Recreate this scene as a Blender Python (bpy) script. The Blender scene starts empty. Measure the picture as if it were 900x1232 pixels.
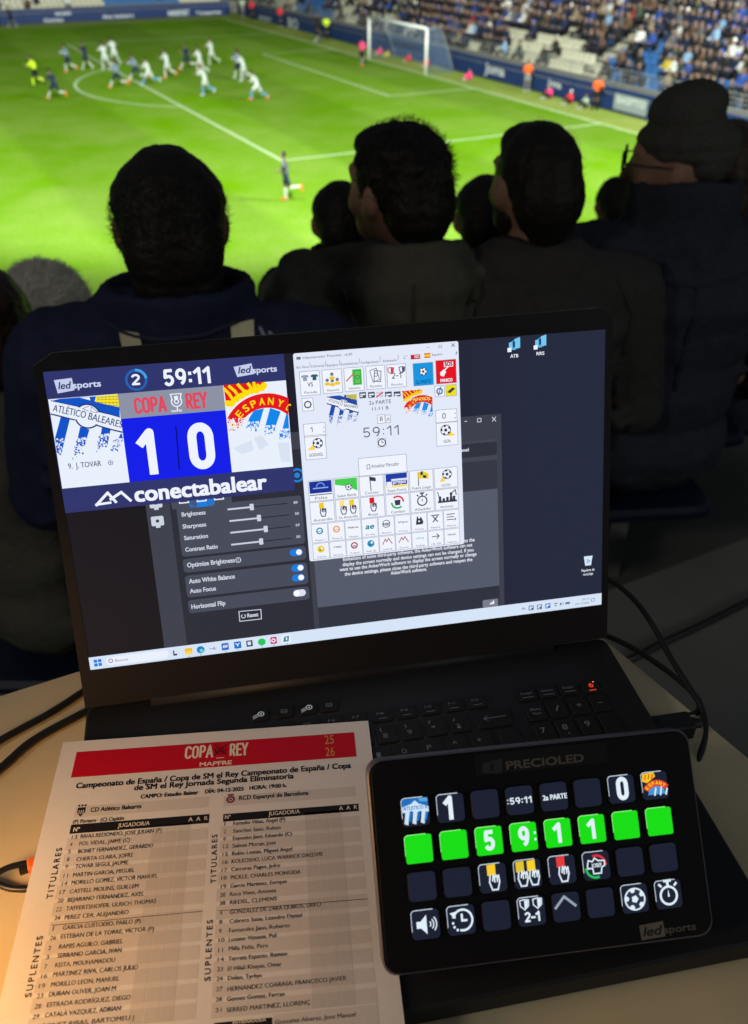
import bpy, bmesh, math, random
import numpy as np
from mathutils import Vector, Matrix
random.seed(7)
PI = math.pi
scene = bpy.context.scene
COL = scene.collection

# ------------------------------------------------------------------ camera
# World: origin on the table top plane straight below the phone, z up, metres.
CAMZ = 0.497
CAM = np.array([0.0, 0.0, CAMZ])
FPX = 1068.2
RL = np.array([[0.9817093, -0.19033926, 0.00422002],
               [-0.10404117, -0.55491074, -0.8253784],
               [0.15944364, 0.8098426, -0.56456416]])
cd = bpy.data.cameras.new('camera')
cam = bpy.data.objects.new('camera', cd)
COL.objects.link(cam)
cam.matrix_world = Matrix(((RL[0][0], -RL[1][0], -RL[2][0], 0), (RL[0][1], -RL[1][1], -RL[2][1], 0),
                           (RL[0][2], -RL[1][2], -RL[2][2], CAMZ), (0, 0, 0, 1)))
cd.sensor_fit = 'VERTICAL'; cd.sensor_height = 24.0; cd.lens = 24.0 * FPX / 1232
cd.clip_start = 0.02; cd.clip_end = 2000
cd.dof.use_dof = True; cd.dof.focus_distance = 0.60; cd.dof.aperture_fstop = cd.lens / 3.4
scene.camera = cam

# ------------------------------------------------------------------ world and lights
w = bpy.data.worlds.new('World'); scene.world = w; w.use_nodes = True
bg = w.node_tree.nodes['Background']
bg.inputs[0].default_value = (0.13, 0.14, 0.16, 1); bg.inputs[1].default_value = 0.42
scene.view_settings.view_transform = 'Standard'; scene.view_settings.look = 'None'
scene.view_settings.exposure = 0; scene.view_settings.gamma = 1

# stadium frame: x along the goal line towards the near stand, y out of the pitch behind the goal, z up
EM = np.array([[0.29175729, 0.95649239, 0.0], [-0.95649239, 0.29175729, 0.0], [0, 0, 1.0]])
CP = np.array([55.29743497, -30.96264513, 8.60517482])
def st(p):
    p = np.asarray(p, float)
    return (p - CP) @ EM.T + CAM
def unst(p):
    return (np.asarray(p, float) - CAM) @ EM + CP
SANG = math.atan2(EM[1][0], EM[0][0])          # rotation of stadium x axis in the world

def ray(u, v):
    return np.array([(u - 450) / FPX, (v - 616) / FPX, 1.0]) @ RL
def at(u, v, depth): return CAM + ray(u, v) * depth
def onz(u, v, z):
    d = ray(u, v); return CAM + d * (z - CAMZ) / d[2]
def pix(p):
    c = RL @ (np.asarray(p, float) - CAM)
    return 450 + FPX * c[0] / c[2], 616 + FPX * c[1] / c[2], c[2]

def spot(name, pos, aim, watts, cone, blend, col, radius):
    l = bpy.data.lights.new(name, 'SPOT'); l.energy = watts; l.spot_size = math.radians(cone); l.spot_blend = blend
    l.color = col; l.shadow_soft_size = radius
    o = bpy.data.objects.new(name, l); COL.objects.link(o)
    a, b = Vector(st(pos)), Vector(st(aim)); o.location = a
    o.rotation_euler = (b - a).to_track_quat('-Z', 'Y').to_euler(); return o
FL = (0.93, 1.0, 0.90)
spot('floodlight', (47, 10, 30), (2, -22, 0), 112000, 84, 0.25, FL, 0.7)
spot('floodlight', (47, -75, 30), (0, -14, 0), 82000, 60, 0.3, FL, 0.7)
spot('floodlight', (44, -30, 31), (-6, -4, 1), 135000, 80, 0.3, FL, 0.7)
# warm lamp standing on the table just left of the frame
lm = bpy.data.lights.new('desk_lamp_light', 'SPOT'); lm.energy = 3.5; lm.color = (1.0, 0.50, 0.17); lm.shadow_soft_size = 0.05
lm.spot_size = math.radians(126); lm.spot_blend = 1.0
lo = bpy.data.objects.new('desk_lamp_light', lm); COL.objects.link(lo); lo.location = (-0.275, 0.235, 0.125)
lo.rotation_euler = (Vector((-0.03, 0.33, 0)) - lo.location).to_track_quat('-Z', 'Y').to_euler()
# added fill light behind the camera, lifts the dark jackets and floor
lm2 = bpy.data.lights.new('stand_lamp_light', 'POINT'); lm2.energy = 62.0; lm2.color = (0.97, 1.0, 0.90); lm2.shadow_soft_size = 0.5
lo2 = bpy.data.objects.new('stand_lamp_light', lm2); COL.objects.link(lo2); lo2.location = (3.5, -1.9, 1.1)

lm3 = bpy.data.lights.new('stand_lamp_light', 'POINT'); lm3.energy = 40.0; lm3.color = (1.0, 0.93, 0.80); lm3.shadow_soft_size = 0.2  # second added fill light, for the people and table on the left
lo3 = bpy.data.objects.new('stand_lamp_light', lm3); COL.objects.link(lo3); lo3.location = (-1.9, -0.4, 1.25)

# ------------------------------------------------------------------ materials
def lin(c): return tuple(((x / 255) / 12.92 if x / 255 <= .04045 else ((x / 255 + .055) / 1.055) ** 2.4) for x in c)
MC = {}
def mat(name, c, rough=0.7, noise=0.0, scale=20, bump=0.0, spec=0.3, metal=0.0, sheen=0.0):
    """c: linear base colour"""
    if name in MC: return MC[name]
    m = bpy.data.materials.new(name); m.use_nodes = True; nt = m.node_tree; b = nt.nodes['Principled BSDF']
    b.inputs['Base Color'].default_value = (*c, 1); b.inputs['Roughness'].default_value = rough
    b.inputs['Specular IOR Level'].default_value = spec; b.inputs['Metallic'].default_value = metal
    if sheen: b.inputs['Sheen Weight'].default_value = sheen
    if noise or bump:
        tc = nt.nodes.new('ShaderNodeTexCoord'); n = nt.nodes.new('ShaderNodeTexNoise'); n.inputs['Scale'].default_value = scale
        n.inputs['Detail'].default_value = 5; nt.links.new(tc.outputs['Object'], n.inputs['Vector'])
        if noise:
            mx = nt.nodes.new('ShaderNodeMix'); mx.data_type = 'RGBA'
            mx.inputs['A'].default_value = (*[max(0, x * (1 - noise)) for x in c], 1)
            mx.inputs['B'].default_value = (*[min(1, x * (1 + noise)) for x in c], 1)
            nt.links.new(n.outputs['Fac'], mx.inputs['Factor']); nt.links.new(mx.outputs['Result'], b.inputs['Base Color'])
        if bump:
            bp = nt.nodes.new('ShaderNodeBump'); bp.inputs['Strength'].default_value = bump; bp.inputs['Distance'].default_value = 0.01
            nt.links.new(n.outputs['Fac'], bp.inputs['Height']); nt.links.new(bp.outputs['Normal'], b.inputs['Normal'])
    MC[name] = m; return m
def glow(rgb, k=1.0):
    """lit pixels of a display, colour given as shown (sRGB 0-255)"""
    name = 'lit_%d_%d_%d_%d' % (*rgb, int(k * 100))
    if name in MC: return MC[name]
    m = bpy.data.materials.new(name); m.use_nodes = True; b = m.node_tree.nodes['Principled BSDF']
    b.inputs['Base Color'].default_value = (0.01, 0.01, 0.012, 1); b.inputs['Roughness'].default_value = 0.5
    b.inputs['Specular IOR Level'].default_value = 0.1
    b.inputs['Emission Color'].default_value = (*lin(rgb), 1); b.inputs['Emission Strength'].default_value = k
    MC[name] = m; return m
def ink(rgb):
    name = 'ink_%d_%d_%d' % rgb
    return mat(name, lin(rgb), 0.6, noise=0.08, scale=900, spec=0.15)

M = dict(
 laptop_black=mat('laptop_black_plastic', (0.013, 0.014, 0.016), 0.48, 0.15, 300, 0.01, 0.25),
 bezel=mat('laptop_bezel_plastic', (0.012, 0.012, 0.015), 0.5, 0.1, 200, 0, 0.2),
 key=mat('key_plastic', (0.012, 0.012, 0.014), 0.6, 0.2, 400, 0.0, 0.2),
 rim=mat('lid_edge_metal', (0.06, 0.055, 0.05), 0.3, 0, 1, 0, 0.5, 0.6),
 pad=mat('pad_matte_black', (0.006, 0.006, 0.007), 0.45, 0.2, 250, 0.0, 0.15),
 padrim=mat('pad_edge_grey', (0.09, 0.09, 0.115), 0.35, 0.1, 100, 0, 0.5),
 cable=mat('black_cable_rubber', (0.012, 0.012, 0.012), 0.35, 0.2, 80, 0, 0.5),
 orange=mat('orange_plug_plastic', (0.85, 0.16, 0.03), 0.5, 0.1, 60),
 paper=mat('printer_paper', (0.74, 0.73, 0.71), 0.85, 0.03, 120, 0.015, 0.1),
 table=mat('cream_table_laminate', (0.62, 0.53, 0.34), 0.5, 0.16, 11, 0.03, 0.3),
 concrete=mat('dim_concrete', (0.15, 0.155, 0.14), 0.9, 0.25, 6, 0.3),
 far_concrete=mat('far_concrete', (0.13, 0.13, 0.12), 0.9, 0.2, 3),
 skin=mat('skin', (0.30, 0.165, 0.11), 0.55, 0.08, 40, 0, 0.3),
 hair=mat('dark_hair', (0.010, 0.008, 0.007), 0.55, 0.4, 60, 0.5, 0.25),
 brown_hair=mat('brown_hair', (0.05, 0.028, 0.015), 0.5, 0.4, 60, 0.5, 0.3),
 fur=mat('grey_white_hair', (0.80, 0.77, 0.70), 0.7, 0.35, 30, 0.5, 0.2),
 navy=mat('navy_jacket_cloth', (0.018, 0.022, 0.055), 0.8, 0.3, 40, 0.35, 0.15),
 olive=mat('olive_jacket_cloth', (0.082, 0.080, 0.064), 0.85, 0.2, 50, 0.35, 0.12),
 charcoal=mat('charcoal_sweater_wool', (0.048, 0.046, 0.046), 0.9, 0.25, 120, 0.4, 0.1),
 blackcoat=mat('black_coat_cloth', (0.032, 0.036, 0.050), 0.85, 0.3, 60, 0.35, 0.12),
 beanie=mat('dark_beanie_knit', (0.070, 0.068, 0.060), 0.95, 0.3, 160, 0.5, 0.1),
 stripe=mat('beige_reflective_stripe', (0.62, 0.58, 0.40), 0.6, 0.15, 60, 0.1),
 trousers=mat('dark_trousers_cloth', (0.014, 0.015, 0.022), 0.85, 0.2, 60, 0.2, 0.1),
 steel=mat('grey_steel', (0.30, 0.31, 0.30), 0.5, 0.15, 10),
 seatplastic=mat('navy_seat_plastic', (0.007, 0.012, 0.034), 0.5, 0.2, 20),
)

# white hair lets some of the pitch light through
_m = bpy.data.materials.new('translucent_white_hair'); _m.use_nodes = True; _n = _m.node_tree; _b = _n.nodes['Principled BSDF']; _b.inputs['Base Color'].default_value = (.8, .78, .72, 1); _b.inputs['Roughness'].default_value = .6
_t = _n.nodes.new('ShaderNodeBsdfTranslucent'); _t.inputs[0].default_value = (.8, .8, .74, 1); _x = _n.nodes.new('ShaderNodeMixShader'); _x.inputs[0].default_value = .55
_n.links.new(_b.outputs[0], _x.inputs[1]); _n.links.new(_t.outputs[0], _x.inputs[2]); _n.links.new(_x.outputs[0], _n.nodes['Material Output'].inputs[0]); M['fluff'] = _m

# ------------------------------------------------------------------ helpers
def wmat(o):
    m = Matrix.Identity(4)
    while o is not None:
        m = Matrix.LocRotScale(o.location, o.rotation_euler, o.scale) @ m; o = o.parent
    return m
def props(o, label=None, cat=None, group=None, kind=None):
    if label: o['label'] = label
    if cat: o['category'] = cat
    if group: o['group'] = group
    if kind: o['kind'] = kind
    return o
def thing(name, label, cat, loc=(0, 0, 0), rotz=0.0, group=None):
    o = bpy.data.objects.new(name, None); COL.objects.link(o); o.empty_display_size = 0.1
    o.location = tuple(float(x) for x in loc); o.rotation_euler = (0, 0, rotz)
    return props(o, label, cat, group)
def link(name, me, parent=None, loc=None):
    o = bpy.data.objects.new(name, me); COL.objects.link(o)
    if parent is not None: o.parent = parent
    if loc is not None: o.location = tuple(float(x) for x in loc)
    return o
class MB:
    def __init__(s): s.v = []; s.f = []; s.m = []; s.mats = []
    def mi(s, m):
        if m not in s.mats: s.mats.append(m)
        return s.mats.index(m)
    def add(s, vs, fs, m):
        k = len(s.v); i = s.mi(m); s.v += [tuple(map(float, v)) for v in vs]
        for f in fs: s.f.append([k + j for j in f]); s.m.append(i)
    def frame_box(s, o, ax, ay, az, m, bev=0):
        """box with corner o and edge vectors"""
        o, ax, ay, az = map(lambda q: np.asarray(q, float), (o, ax, ay, az))
        c = [o + ax * i + ay * j + az * k for k in (0, 1) for j in (0, 1) for i in (0, 1)]
        s.add(c, [(0, 2, 3, 1), (4, 5, 7, 6), (0, 1, 5, 4), (2, 6, 7, 3), (0, 4, 6, 2), (1, 3, 7, 5)], m)
    def box(s, c, size, m):
        c = np.asarray(c, float); h = np.asarray(size, float)
        s.frame_box(c - h / 2, (h[0], 0, 0), (0, h[1], 0), (0, 0, h[2]), m)
    def prism(s, pts, vec, m, msides=None):
        """extrude polygon (3-D points) along vec"""
        n = len(pts); P = [np.asarray(p, float) for p in pts]; vec = np.asarray(vec, float)
        s.add(P + [p + vec for p in P], [list(range(n))[::-1], list(range(n, 2 * n))], m)
        s.add(P + [p + vec for p in P], [(i, (i + 1) % n, n + (i + 1) % n, n + i) for i in range(n)], msides or m)
    def tube(s, pts, r, m, seg=8, sub=6, closed=False):
        P = [np.asarray(p, float) for p in pts]
        if sub > 1 and len(P) > 2:
            Q = []
            for i in range(len(P) - 1):
                a = P[max(i - 1, 0)]; b = P[i]; c = P[i + 1]; d = P[min(i + 2, len(P) - 1)]
                for k in range(sub):
                    t = k / sub
                    Q.append(0.5 * ((2 * b) + (c - a) * t + (2 * a - 5 * b + 4 * c - d) * t * t + (3 * b - a - 3 * c + d) * t ** 3))
            Q.append(P[-1]); P = Q
        n = len(P); up = np.array([0.13, 0.21, 0.97]); vs = []; fs = []
        for i in range(n):
            d = P[min(i + 1, n - 1)] - P[max(i - 1, 0)]; d = d / (np.linalg.norm(d) + 1e-12)
            a = np.cross(d, up); a = a / (np.linalg.norm(a) + 1e-9); b = np.cross(a, d)
            rr = r[i * (len(r) - 1) // max(1, n - 1)] if isinstance(r, (list, tuple)) else r
            for k in range(seg): vs.append(P[i] + rr * (a * math.cos(2 * PI * k / seg) + b * math.sin(2 * PI * k / seg)))
        for i in range(n - 1):
            for k in range(seg):
                k2 = (k + 1) % seg; fs.append((i * seg + k, i * seg + k2, (i + 1) * seg + k2, (i + 1) * seg + k))
        fs += [list(range(seg))[::-1], [(n - 1) * seg + k for k in range(seg)]]
        s.add(vs, fs, m)
    def build(s, name, parent=None, smooth=False, world=True, loc=None):
        me = bpy.data.meshes.new(name)
        V = s.v
        if world and parent is not None:
            inv = wmat(parent).inverted(); V = [tuple(inv @ Vector(v)) for v in V]
        elif world and loc is not None:
            V = [(v[0] - loc[0], v[1] - loc[1], v[2] - loc[2]) for v in V]
        me.from_pydata(V, [], s.f)
        for m in s.mats: me.materials.append(m)
        me.polygons.foreach_set('material_index', s.m)
        if smooth: me.polygons.foreach_set('use_smooth', [True] * len(me.polygons))
        me.update()
        return link(name, me, parent, loc if (loc is not None and parent is None) else None)

# ---- flat print and lit pixels on a plane -------------------------------------------------
TXT = {}
def textgeo(body, bold, shear=0.0, space=1.0, res=2):
    k = (body, bold, shear, space)
    if k in TXT: return TXT[k]
    c = bpy.data.curves.new('lettering', 'FONT'); c.body = body; c.resolution_u = 2 if bold > 0.012 else 3; c.offset = bold; c.shear = shear
    c.space_character = space; c.size = 1.0
    o = bpy.data.objects.new('lettering', c); me = bpy.data.meshes.new_from_object(o)
    V = np.array([v.co[:2] for v in me.vertices]) if len(me.vertices) else np.zeros((0, 2))
    F = [tuple(p.vertices) for p in me.polygons]
    bpy.data.objects.remove(o); bpy.data.curves.remove(c); bpy.data.meshes.remove(me)
    TXT[k] = (V, F); return TXT[k]
CAPH = 0.70
class Plane:
    def __init__(s, O, X, Y, N, eps=2e-5, snap=True):
        s.O, s.X, s.Y, s.N = [np.asarray(a, float) for a in (O, X, Y, N)]; s.eps = eps; s.snap = snap
    def loc(s, u, v):
        d = ray(u, v); t = (s.N @ (s.O - CAM)) / (s.N @ d); q = CAM + d * t - s.O
        return np.array([q @ s.X, q @ s.Y])
    def w(s, p, layer=0): return s.O + s.X * p[0] + s.Y * p[1] + s.N * (layer * s.eps)
class Print:
    """flat shapes lying on a plane, collected as one mesh"""
    def __init__(s, pl, layer=1): s.pl = pl; s.mb = MB(); s.base = layer
    def P(s, q): return s.pl.loc(*q)
    def poly(s, pts, m, layer=0):
        n = len(pts); s.mb.add([s.pl.w(p, s.base + layer) for p in pts], [list(range(n))], m)
    def polypx(s, pts, m, layer=0): s.poly([s.P(p) for p in pts], m, layer)
    def rect(s, x0, y0, x1, y1, m, layer=0, r=0):
        if r <= 0: return s.poly([(x0, y0), (x1, y0), (x1, y1), (x0, y1)], m, layer)
        pts = []
        a, b = min(x0, x1), max(x0, x1); c, d = min(y0, y1), max(y0, y1)
        for cx, cy, t0 in ((b - r, d - r, 0), (a + r, d - r, 90), (a + r, c + r, 180), (b - r, c + r, 270)):
            for k in range(5):
                t = math.radians(t0 + k * 22.5); pts.append((cx + r * math.cos(t), cy + r * math.sin(t)))
        s.poly(pts, m, layer)
    def rectpx(s, tl, br, m, layer=0, r=0):
        a, b = s.P(tl), s.P(br); s.rect(a[0], a[1], b[0], b[1], m, layer, r)
    def disc(s, c, r, m, layer=0, n=24, ry=None, t0=0, t1=360):
        ry = ry or r
        full = (t1 - t0) >= 360
        pts = [(c[0] + r * math.cos(math.radians(t0 + (t1 - t0) * k / n)), c[1] + ry * math.sin(math.radians(t0 + (t1 - t0) * k / n))) for k in range(n if full else n + 1)]
        s.poly(pts, m, layer)
    def ring(s, c, r0, r1, m, layer=0, t0=0, t1=360, n=28):
        vs = []
        for k in range(n + 1):
            t = math.radians(t0 + (t1 - t0) * k / n)
            vs += [s.pl.w((c[0] + r * math.cos(t), c[1] + r * math.sin(t)), s.base + layer) for r in (r0, r1)]
        s.mb.add(vs, [(2 * k, 2 * k + 1, 2 * k + 3, 2 * k + 2) for k in range(n)], m)
    def line(s, pts, wd, m, layer=0, closed=False):
        pts = [np.asarray(p, float) for p in pts]
        if closed: pts = pts + [pts[0]]
        for a, b in zip(pts[:-1], pts[1:]):
            d = b - a; L = np.linalg.norm(d)
            if L < 1e-9: continue
            d = d / L; n = np.array([-d[1], d[0]]) * wd / 2; e = d * wd * 0.35
            s.poly([a - e - n, b + e - n, b + e + n, a - e + n], m, layer)
    def linepx(s, pts, wpx, m, layer=0, closed=False):
        q = [s.P(p) for p in pts]
        k = np.linalg.norm(s.P((pts[0][0] + 1, pts[0][1])) - s.P(pts[0]))
        s.line(q, wpx * k, m, layer, closed)
    def frame(s, x0, y0, x1, y1, wd, m, layer=0):
        s.line([(x0, y0), (x1, y0), (x1, y1), (x0, y1)], wd, m, layer, True)
    def text(s, body, p0, p1, h, m, layer=0, bold=0.0, shear=0.0, px=True, space=1.0):
        """baseline from p0 to p1, cap height h (photo pixels when px)"""
        V, F = textgeo(body, 0.0, shear, space)
        if not len(V): return
        bold = min(bold, .035)
        if px:
            d = np.array(p1, float) - np.array(p0, float); d /= np.linalg.norm(d)
            q = (p0[0] + d[1] * h, p0[1] - d[0] * h)
            a, b, c = s.P(p0), s.P(p1), s.P(q); h = np.linalg.norm(c - a)
        else: a, b = np.array(p0, float), np.array(p1, float)
        if s.pl.snap and abs(b[1] - a[1]) < 0.12 * abs(b[0] - a[0]):
            y = (a[1] + b[1]) / 2; a = np.array([a[0], y]); b = np.array([b[0], y])
        d = b - a; L = np.linalg.norm(d); d /= L; n = np.array([-d[1], d[0]])
        x0, x1 = V[:, 0].min(), V[:, 0].max(); sx = L / (x1 - x0); sy = h / CAPH
        for i, sh in enumerate((0,) if bold < .004 else (-bold, bold) if bold < .025 else (-bold, 0, bold)):
            for j, sv in enumerate((0,) if bold < .02 else (-bold * .7, bold * .7)):
                Q = [s.pl.w(a + d * ((v[0] - x0) * sx * (1 - 1.6 * bold / (x1 - x0)) + (sh + bold * .8) * sy) + n * ((v[1] + sv) * sy), s.base + layer + .12 * i + .05 * j) for v in V]
                s.mb.add(Q, F, m)
    def build(s, name, parent): return s.mb.build(name, parent)
def arc_(cx, cy, rx, ry, t0, t1, n=10): return [(cx + rx * math.cos(math.radians(t0 + (t1 - t0) * k / n)), cy + ry * math.sin(math.radians(t0 + (t1 - t0) * k / n))) for k in range(n + 1)]
BF = {'0': (.6, [arc_(.3, .7, .22, .22, 0, 180) + arc_(.3, .3, .22, .22, 180, 360) + [(.52, .7)]]), '1': (.42, [[(.06, .72), (.30, .92), (.30, .07)]]),
 '2': (.58, [arc_(.29, .69, .22, .23, 165, -30) + [(.07, .08), (.53, .08)]]), '5': (.58, [[(.50, .92), (.14, .92), (.11, .53)] + arc_(.29, .33, .21, .25, 120, -150)]),
 '9': (.58, [arc_(.29, .66, .21, .26, 0, 360, 14), arc_(.25, .6, .25, .52, 10, -78, 8)]), '7': (.56, [[(.06, .92), (.5, .92), (.22, .07)]]), '8': (.58, [arc_(.29, .71, .19, .21, 0, 360, 12), arc_(.29, .29, .22, .22, 0, 360, 12)]),
 ':': (.24, [[(.12, .66), (.12, .67)], [(.12, .22), (.12, .23)]]), '-': (.40, [[(.06, .42), (.34, .42)]]), ' ': (.3, []),
 'C': (.58, [arc_(.3, .7, .22, .22, 10, 180) + arc_(.3, .3, .22, .22, 180, 350)]), 'O': (.6, [arc_(.3, .7, .22, .22, 0, 180) + arc_(.3, .3, .22, .22, 180, 360) + [(.52, .7)]]),
 'P': (.58, [[(.10, .07), (.10, .92), (.30, .92)] + arc_(.30, .70, .2, .22, 90, -90) + [(.1, .48)]]), 'R': (.6, [[(.10, .07), (.10, .92), (.30, .92)] + arc_(.30, .70, .2, .22, 90, -90) + [(.1, .48)], [(.30, .46), (.50, .07)]]),
 'A': (.62, [[(.06, .07), (.31, .92), (.56, .07)], [(.16, .32), (.46, .32)]]), 'E': (.52, [[(.48, .92), (.10, .92), (.10, .08), (.48, .08)], [(.1, .5), (.42, .5)]]), 'Y': (.6, [[(.06, .92), (.30, .48), (.54, .92)], [(.30, .48), (.30, .07)]]),
 'L': (.50, [[(.10, .92), (.10, .08), (.46, .08)]]), 'D': (.6, [[(.10, .08), (.10, .92), (.26, .92)] + arc_(.26, .5, .27, .42, 90, -90) + [(.1, .08)]]), 'I': (.2, [[(.10, .07), (.10, .93)]])}
def btext(p, body, p0, p1, h, m, layer=0, wt=.15, px=True, gap=.10):
    """heavy block lettering drawn from strokes; wt = stroke width over cap height"""
    if px:
        d = np.array(p1, float) - np.array(p0, float); d /= np.linalg.norm(d); q = (p0[0] + d[1] * h, p0[1] - d[0] * h)
        a, b, c = p.P(p0), p.P(p1), p.P(q); h = np.linalg.norm(c - a)
    else: a, b = np.array(p0, float), np.array(p1, float)
    if p.pl.snap and abs(b[1] - a[1]) < 0.12 * abs(b[0] - a[0]): y = (a[1] + b[1]) / 2; a = np.array([a[0], y]); b = np.array([b[0], y])
    d = b - a; L = np.linalg.norm(d); d /= L; n = np.array([-d[1], d[0]])
    tot = sum(BF[c][0] for c in body) + gap * (len(body) - 1); sx = (L - wt * h * .5) / (tot); x = wt * h * .25; k = 0
    for ch in body:
        w_, S = BF[ch]
        for pl in S:
            pts = [a + d * (x + u * sx) + n * (v * h) for u, v in pl]
            for i, (q0, q1) in enumerate(zip(pts[:-1], pts[1:])):
                e = q1 - q0; l_ = np.linalg.norm(e); e = e / (l_ + 1e-12); nn = np.array([-e[1], e[0]]) * wt * h / 2
                ex = e * wt * h * (.5 if ch in '1EALYIPR-:75DC2' and len(pl) < 7 else .12)
                p.poly([q0 - (ex if i == 0 else 0) - nn, q1 + (ex if i == len(pts) - 2 else 0) - nn, q1 + (ex if i == len(pts) - 2 else 0) + nn, q0 - (ex if i == 0 else 0) + nn], m, layer + .01 * (k % 7)); k += 1
                if i: p.disc(q0, wt * h / 2, m, layer + .01 * (k % 7), 10); k += 1
        x += (w_ + gap) * sx
def zz(ox, oy, k): return lambda X, Y: (ox + X / k, oy + Y / k)

# ---- remeshed figures ---------------------------------------------------------------------
def cap_geo(p0, p1, r0, r1, seg=10):
    p0, p1 = np.asarray(p0, float), np.asarray(p1, float); d = p1 - p0; L = np.linalg.norm(d)
    d = d / L if L > 1e-6 else np.array([0, 0, 1.0])
    a = np.cross(d, [0.31, 0.2, 0.93]); a /= np.linalg.norm(a) + 1e-9; b = np.cross(d, a)
    prof = [(p0 + d * (-r0 * math.cos(t)), r0 * math.sin(t)) for t in (0.35, 0.8, 1.2, PI / 2)]
    prof += [(p1 + d * (r1 * math.sin(t)), r1 * math.cos(t)) for t in (0, 0.37, 0.77, 1.2)]
    vs = [p0 - d * r0]
    for c, r in prof:
        for k in range(seg): vs.append(c + r * (a * math.cos(2 * PI * k / seg) + b * math.sin(2 * PI * k / seg)))
    vs.append(p1 + d * r1); fs = []; n = len(prof)
    for k in range(seg):
        k2 = (k + 1) % seg; fs.append((0, 1 + k2, 1 + k)); fs.append((len(vs) - 1, 1 + (n - 1) * seg + k, 1 + (n - 1) * seg + k2))
        for i in range(n - 1): fs.append((1 + i * seg + k, 1 + i * seg + k2, 1 + (i + 1) * seg + k2, 1 + (i + 1) * seg + k))
    return vs, fs
def ell_geo(c, r, rot=None):
    vs, fs = cap_geo((0, 0, -1e-4), (0, 0, 1e-4), 1, 1, 14)
    V = np.array(vs) * np.asarray(r, float)
    if rot is not None: V = V @ np.array(rot).T
    return list(V + np.asarray(c, float)), fs
def rotz(t): c, s_ = math.cos(t), math.sin(t); return np.array([[c, -s_, 0], [s_, c, 0], [0, 0, 1]])
def rotx(t): c, s_ = math.cos(t), math.sin(t); return np.array([[1, 0, 0], [0, c, -s_], [0, s_, c]])
def C_(lab, p0, p1, r0, r1): return ('c', lab, np.array(p0, float), np.array(p1, float), r0, r1)
def E_(lab, c, r, rot=None): return ('e', lab, np.array(c, float), np.array(r, float), rot, None)
def xf(prims, R, piv):
    piv = np.asarray(piv, float); out = []
    for k, lab, a, b, c, d in prims:
        if k == 'c': out.append((k, lab, R @ (a - piv) + piv, R @ (b - piv) + piv, c, d))
        else: out.append((k, lab, R @ (a - piv) + piv, b, R @ (c if c is not None else np.eye(3)), None))
    return out
def fig(name, prims, voxel, matmap, smooth_it=3, disp=0.0, dscale=0.03, decimate=None, stripes=None):
    """voxel-union of tapered limbs and ellipsoids into one continuous mesh; faces take the material of the nearest limb"""
    vs, fs = [], []
    for k, lab, a, b, c, d in prims:
        V, F = cap_geo(a, b, c, d) if k == 'c' else ell_geo(a, b, c)
        o = len(vs); vs += [tuple(v) for v in V]; fs += [[o + i for i in f] for f in F]
    me = bpy.data.meshes.new(name); me.from_pydata(vs, [], fs); me.update()
    o = bpy.data.objects.new(name, me); COL.objects.link(o)
    md = o.modifiers.new('r', 'REMESH'); md.mode = 'VOXEL'; md.voxel_size = voxel
    if smooth_it: sm = o.modifiers.new('s', 'SMOOTH'); sm.iterations = smooth_it; sm.factor = 0.5
    if disp:
        t = bpy.data.textures.new(name, 'CLOUDS'); t.noise_scale = dscale
        dm = o.modifiers.new('d', 'DISPLACE'); dm.texture = t; dm.strength = disp; dm.mid_level = 0.5
    if decimate: dc = o.modifiers.new('c', 'DECIMATE'); dc.ratio = decimate
    bpy.context.view_layer.update()
    dg = bpy.context.evaluated_depsgraph_get()
    out = bpy.data.meshes.new_from_object(o.evaluated_get(dg)); out.name = name
    bpy.data.objects.remove(o); bpy.data.meshes.remove(me)
    n = len(out.polygons); ctr = np.zeros(n * 3); out.polygons.foreach_get('center', ctr); ctr = ctr.reshape(-1, 3)
    best = np.full(n, 1e9); lab_i = np.zeros(n, int); labs = list(matmap.keys())
    for k, lab, a, b, c, d in prims:
        if k == 'c':
            ab = b - a; t = np.clip(((ctr - a) @ ab) / (ab @ ab + 1e-12), 0, 1)
            dist = np.linalg.norm(ctr - a - t[:, None] * ab, axis=1) - (c + (d - c) * t)
        else:
            q = ctr - a
            if c is not None: q = q @ c
            l = np.linalg.norm(q / b, axis=1); dist = (l - 1) * b.min()
        u = dist < best; best[u] = dist[u]; lab_i[u] = labs.index(lab)
    if stripes:
        la, lb, per = stripes; s_ = (lab_i == labs.index(la)) & (np.sin(ctr[:, 0] * 2 * PI / per) > 0); lab_i[s_] = labs.index(lb)
    out.materials.clear()
    for l in labs: out.materials.append(matmap[l])
    out.polygons.foreach_set('material_index', lab_i.astype(np.int32)); out.polygons.foreach_set('use_smooth', [True] * n)
    out.update(); return out

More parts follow.
